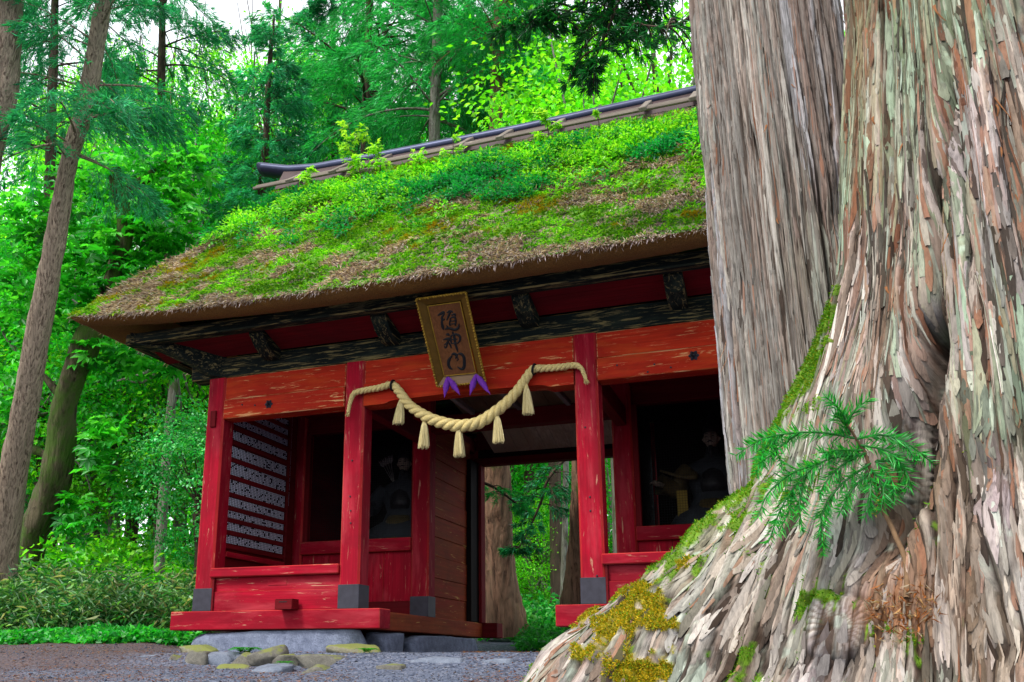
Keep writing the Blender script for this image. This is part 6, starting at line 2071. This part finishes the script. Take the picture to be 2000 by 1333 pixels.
for k, (px, D, kd, s, zc) in enumerate(((-60, 30, 2, 1.2, 8), (70, 34, 3, 1.3, 15), (235, 37, 0, 1.2, 18), (150, 40, 3, 1.4, 21), (385, 38, 3, 1.2, 17), (30, 33, 0, 1.3, 9), (120, 36, 3, 1.4, 7), (230, 38, 0, 1.3, 8), (330, 36, 3, 1.3, 7.5), (400, 33, 0, 1.1, 8), (450, 42, 2, 1.3, 13), (680, 42, 2, 1.4, 17), (800, 42, 1, 1.4, 19), (900, 44, 2, 1.4, 20), (1020, 42, 1, 1.3, 18), (1130, 38, 0, 1.3, 17), (1240, 34, 3, 1.3, 16), (1330, 30, 0, 1.1, 16.5), (940, 40, 0, 1.2, 5), (1030, 38, 3, 1.2, 5), (1110, 40, 0, 1.2, 5), (1190, 38, 1, 1.2, 5), (-100, 26, 1, 1.0, 6), (0, 45, 3, 1.5, 10), (180, 48, 0, 1.6, 12), (340, 50, 2, 1.6, 12), (80, 30, 4, .9, 4.5), (985, 48, 2, 1.5, 9), (1080, 48, 1, 1.5, 9))):
    leafy(px, D, kd, s, zc, where[k], 'broad leaved trees deep in the wood')


# ---- the crooked mossy tree and the thin trunks at the left
def bare_trunk(px_pts, D, widths, label, bark, limbs=(), crown=None, rough=.10, cat='tree'):
    g = np.random.default_rng(abs(hash(label)) % 1000 if False else len(label) * 7)
    pts = [at(x, y, D) for x, y in px_pts]; rad = [w_ / 2 * D / FPX for w_ in widths]
    C, rr, V, F = trunk_mesh(pts[::-1], rad[::-1], g, 20, 90, rough, 2.5)
    vs, fs, off = [V], [F], len(V); ends = [C[-1]]
    for lp, lw in limbs:
        q = [at(x, y, D + dd) for x, y, dd in lp]
        _, _, V, F = trunk_mesh(q, [w_ / 2 * D / FPX for w_ in lw], g, 12, 40, rough, 3)
        vs.append(V); fs.append(F + off); off += len(V); ends.append(q[-1])
    o = thing('crooked_tree' if 'crook' in label else 'thin_tree', (C[0][0], C[0][1], gzp(C[0][0], C[0][1])), label, cat)
    mesh_np('trunk', np.vstack(vs), np.vstack(fs), bark, o)
    if crown:
        kd, n, ls, cols, spread = crown
        P = []
        for (cx_, cy_, dd, rx, ry, m) in n:
            c0 = at(cx_, cy_, D + dd)
            q = unit(rng.normal(size=(m, 3))) * rng.uniform(.2, 1, (m, 1)) ** .5
            P.append(c0 + q * np.array([rx, rx, ry]) * D / FPX)
        P = np.vstack(P); m = len(P)
        # palmate leaves: five leaflets spreading from one stalk
        N0 = unit(np.array([0, 0, 1.0]) + rng.normal(size=(m, 3)) * .35 - .35 * FW); D0 = unit(rng.normal(size=(m, 3)) * np.array([1, 1, .25]) + np.array([0, 0, -.3]))
        X0 = unit(np.cross(D0, N0)); D0 = np.cross(N0, X0)
        col = pal(cols, rng.integers(0, len(cols), m)) * rng.uniform(.75, 1.25, (m, 1)); sz = rng.uniform(.7, 1.2, m) * ls
        Vs, Fs, cs, off = [], [], [], 0
        for a, l in ((-1.7, .6), (-.85, .85), (0, 1), (.85, .85), (1.7, .6)):
            V, F = kites(P, D0 * math.cos(a) + X0 * math.sin(a), N0, sz * l, sz * l * .42, .25, .6); Vs.append(V); Fs.append(F + off); off += len(V); cs.append(rep4(col))
        mesh_np('crown', np.vstack(Vs), np.vstack(Fs), LEAF, o, col=np.vstack(cs), smooth=False)
    return o


bare_trunk([(225, 330), (238, 400), (238, 470), (205, 590), (162, 690), (130, 778), (116, 880), (98, 970), (68, 1060), (56, 1150), (52, 1230)], 20, [26, 30, 36, 40, 46, 46, 44, 60, 72, 66, 76],
           'crooked dark trunk covered in moss, with big dark leaves, left of the gate', BARK_MOSS,
           [([(240, 430, 0), (243, 385, 0), (300, 338, .3), (352, 296, .6)], [26, 22, 15, 7]), ([(130, 790, 0), (90, 740, .3), (50, 700, .6)], [18, 10, 5]), ([(110, 900, 0), (70, 880, .2), (45, 880, .4)], [16, 16, 5])],
           (0, ((260, 470, .2, 90, 60, 132), (330, 420, .3, 80, 70, 125), (180, 520, -.2, 90, 60, 112), (300, 560, .3, 80, 40, 85), (130, 600, .1, 80, 50, 85), (250, 360, .5, 100, 60, 125), (360, 330, .6, 70, 50, 85), (60, 560, .2, 80, 70, 99), (195, 690, 0, 60, 40, 66), (300, 710, .4, 70, 30, 79), (195, 870, -.4, 50, 70, 66), (150, 1010, -.3, 50, 50, 59), (240, 960, .2, 40, 40, 39), (30, 760, .3, 50, 90, 79), (110, 470, .3, 60, 60, 79), (130, 380, .4, 80, 60, 85), (60, 430, .2, 70, 70, 79)), .30, ['34b02c', '48c436', '2a9c28', '5cd040', '1f8c28'], 0), .22)
bare_trunk([(172, 800), (176, 850), (172, 930), (182, 985), (184, 1040), (178, 1090), (176, 1140)], 29, [14, 17, 18, 22, 24, 28, 30], 'thin pale grey trunk right of the crooked mossy tree', BARK_GREY, [([(174, 900, 0), (150, 860, .2), (140, 830, .3)], [8, 6, 3])])
bare_trunk([(140, 1010), (136, 1050), (130, 1085), (124, 1130)], 31, [10, 14, 17, 22], 'short pale leaning trunk close beside the crooked mossy tree', BARK_GREY)
bare_trunk([(236, 740), (248, 780), (272, 830), (292, 870), (300, 930), (310, 1010), (318, 1110)], 27, [13, 15, 17, 17, 14, 15, 18], 'slanting thin dark trunk in the bright leaves behind the left eave', BARK_DARK, [([(262, 815, 0), (285, 800, .3), (300, 775, .4)], [10, 7, 4])])
bare_trunk([(322, 650), (331, 737), (335, 800), (330, 850), (322, 910), (316, 990), (312, 1110)], 26, [12, 12, 13, 12, 15, 16, 20], 'slim pale upright trunk between the eave and the left corner post', BARK_GREY)
bare_trunk([(1104, 820), (1105, 920), (1104, 1000), (1102, 1100), (1100, 1190)], 24, [10, 11, 12, 14, 18], 'thin whitish trunk far down the path beyond the passage', BARK_GREY)
bare_trunk([(1050, 900), (1054, 1010), (1058, 1080), (1060, 1180)], 30, [16, 18, 20, 24], 'dark brown trunk in the distance inside the passage', BARK_DARK)
bare_trunk([(1020, 1040), (1028, 1090), (1038, 1140), (1046, 1200)], 28, [12, 16, 18, 24], 'leaning pale trunk near the ground inside the passage', BARK_GREY)


# ---- undergrowth
def sasa(n, pxr, Dr, cols, L, h, name, label, cat, wfac=.12):
    px = rng.uniform(*pxr, n); D = rng.uniform(*Dr, n)
    v = np.array([ray(a, 1291.6) for a in px]); Q = CAM + v * D[:, None]; z = gz(Q[:, 0], Q[:, 1])
    per = 5
    P = np.repeat(np.stack([Q[:, 0], Q[:, 1], z], 1), per, 0); m = n * per
    rag = .25 + 1.5 * np.clip(fbm(np.stack([Q[:, 0] * 1.3, Q[:, 1] * 1.3, 0 * z], 1), 1, 4, 19) - .25, 0, 1)
    hh = np.repeat(rng.uniform(.35, 1, n) * rag, per) * h * 1.25 * rng.uniform(.15, 1, m)
    P = P + np.stack([rng.normal(0, .08, m), rng.normal(0, .08, m), hh], 1)
    a = rng.uniform(0, 6.28, m); Dd = np.stack([np.cos(a), np.sin(a), rng.uniform(-.8, 1.0, m)], 1)
    V, F = kites(P, Dd, np.array([0, 0, .6])[None] + rng.normal(size=(m, 3)) * .7, rng.uniform(.5, 1.1, m) * L, rng.uniform(.7, 1.2, m) * L * wfac, .35)
    o = mesh_np(name, V, F, LEAF, col=rep4(pal(cols, rng.integers(0, len(cols), m)) * rng.uniform(.7, 1.3, (m, 1))), smooth=False)
    tag(o, label, cat, kind='stuff')


sasa(5200, (-60, 400), (14.6, 18.5), ['3a8a40', '5a9c50', '4a7a42', '7aa868', '98a078', '2f7a44', '8ab890'], .24, 1.15, 'bamboo_grass', 'tangle of dull green bamboo grass left of the gate', 'undergrowth')
sasa(5200, (-60, 372), (12.7, 14.8), ['1f9a2c', '2aac34', '189030', '4ab83a', '3aa044'], .11, .16, 'ground_cover', 'low bright green ground cover edging the gravel on the left', 'ground cover', .55)
sasa(5200, (-80, 420), (18.5, 27), ['5ac41c', '74d424', '4ab01c', '8ad838', '3a9c1c'], .22, 1.5, 'bright_undergrowth', 'sunlit lime green undergrowth behind the bamboo grass', 'undergrowth', .5)
sasa(5500, (930, 1230), (18.3, 34), ['2aa03a', '3ab848', '58c45a', '24903a', '7acc70'], .17, .9, 'path_undergrowth', 'pale and bright green undergrowth beyond the passage', 'undergrowth', .5)
sasa(900, (1020, 1230), (15.6, 18.5), ['2a8a30', '3a9c38', '1f7a2c'], .12, .28, 'verge_growth', 'green verge along the mound beyond the passage', 'undergrowth', .5)


def far_wood():
    """The mass of leaves beyond the trees one can tell apart."""
    n = 52000
    px = rng.uniform(-300, 1500, n); D = rng.uniform(52, 68, n)
    v = np.array([ray(a, 1291.6) for a in px]); Q = CAM + v * D[:, None]; z = gz(Q[:, 0], Q[:, 1])
    top = np.interp(px, [-300, 150, 330, 430, 560, 640, 760, 1000, 1500], [24, 22, 17, 11, 12, 11, 14, 20, 24]) + 6 * (fbm(np.stack([px * .01, D * .1, 0 * D], 1), 1, 3, 4) - .5)
    hh = rng.uniform(0, 1, n) ** .9 * top
    P = np.stack([Q[:, 0], Q[:, 1], z + hh], 1); k = fbm(P, .35, 3, 8); P = P[k > .46]; k = k[k > .46]; n = len(P)
    V, F = kites(P, rsph(n) + np.array([0, 0, -.3]), np.array([0, 0, 1.0]) + rsph(n) * .7, rng.uniform(.35, .75, n), rng.uniform(.25, .5, n), .2)
    c = pal(LIME + MID, rng.integers(0, 10, n)) * np.clip(.6 + 1.6 * (k - .46) / .2, .7, 1.5)[:, None]
    o = mesh_np('far_forest', V, F, LEAF, col=rep4(c), smooth=False)
    tag(o, 'far mass of green leaves closing the view behind the trees', 'forest', kind='stuff')


far_wood()
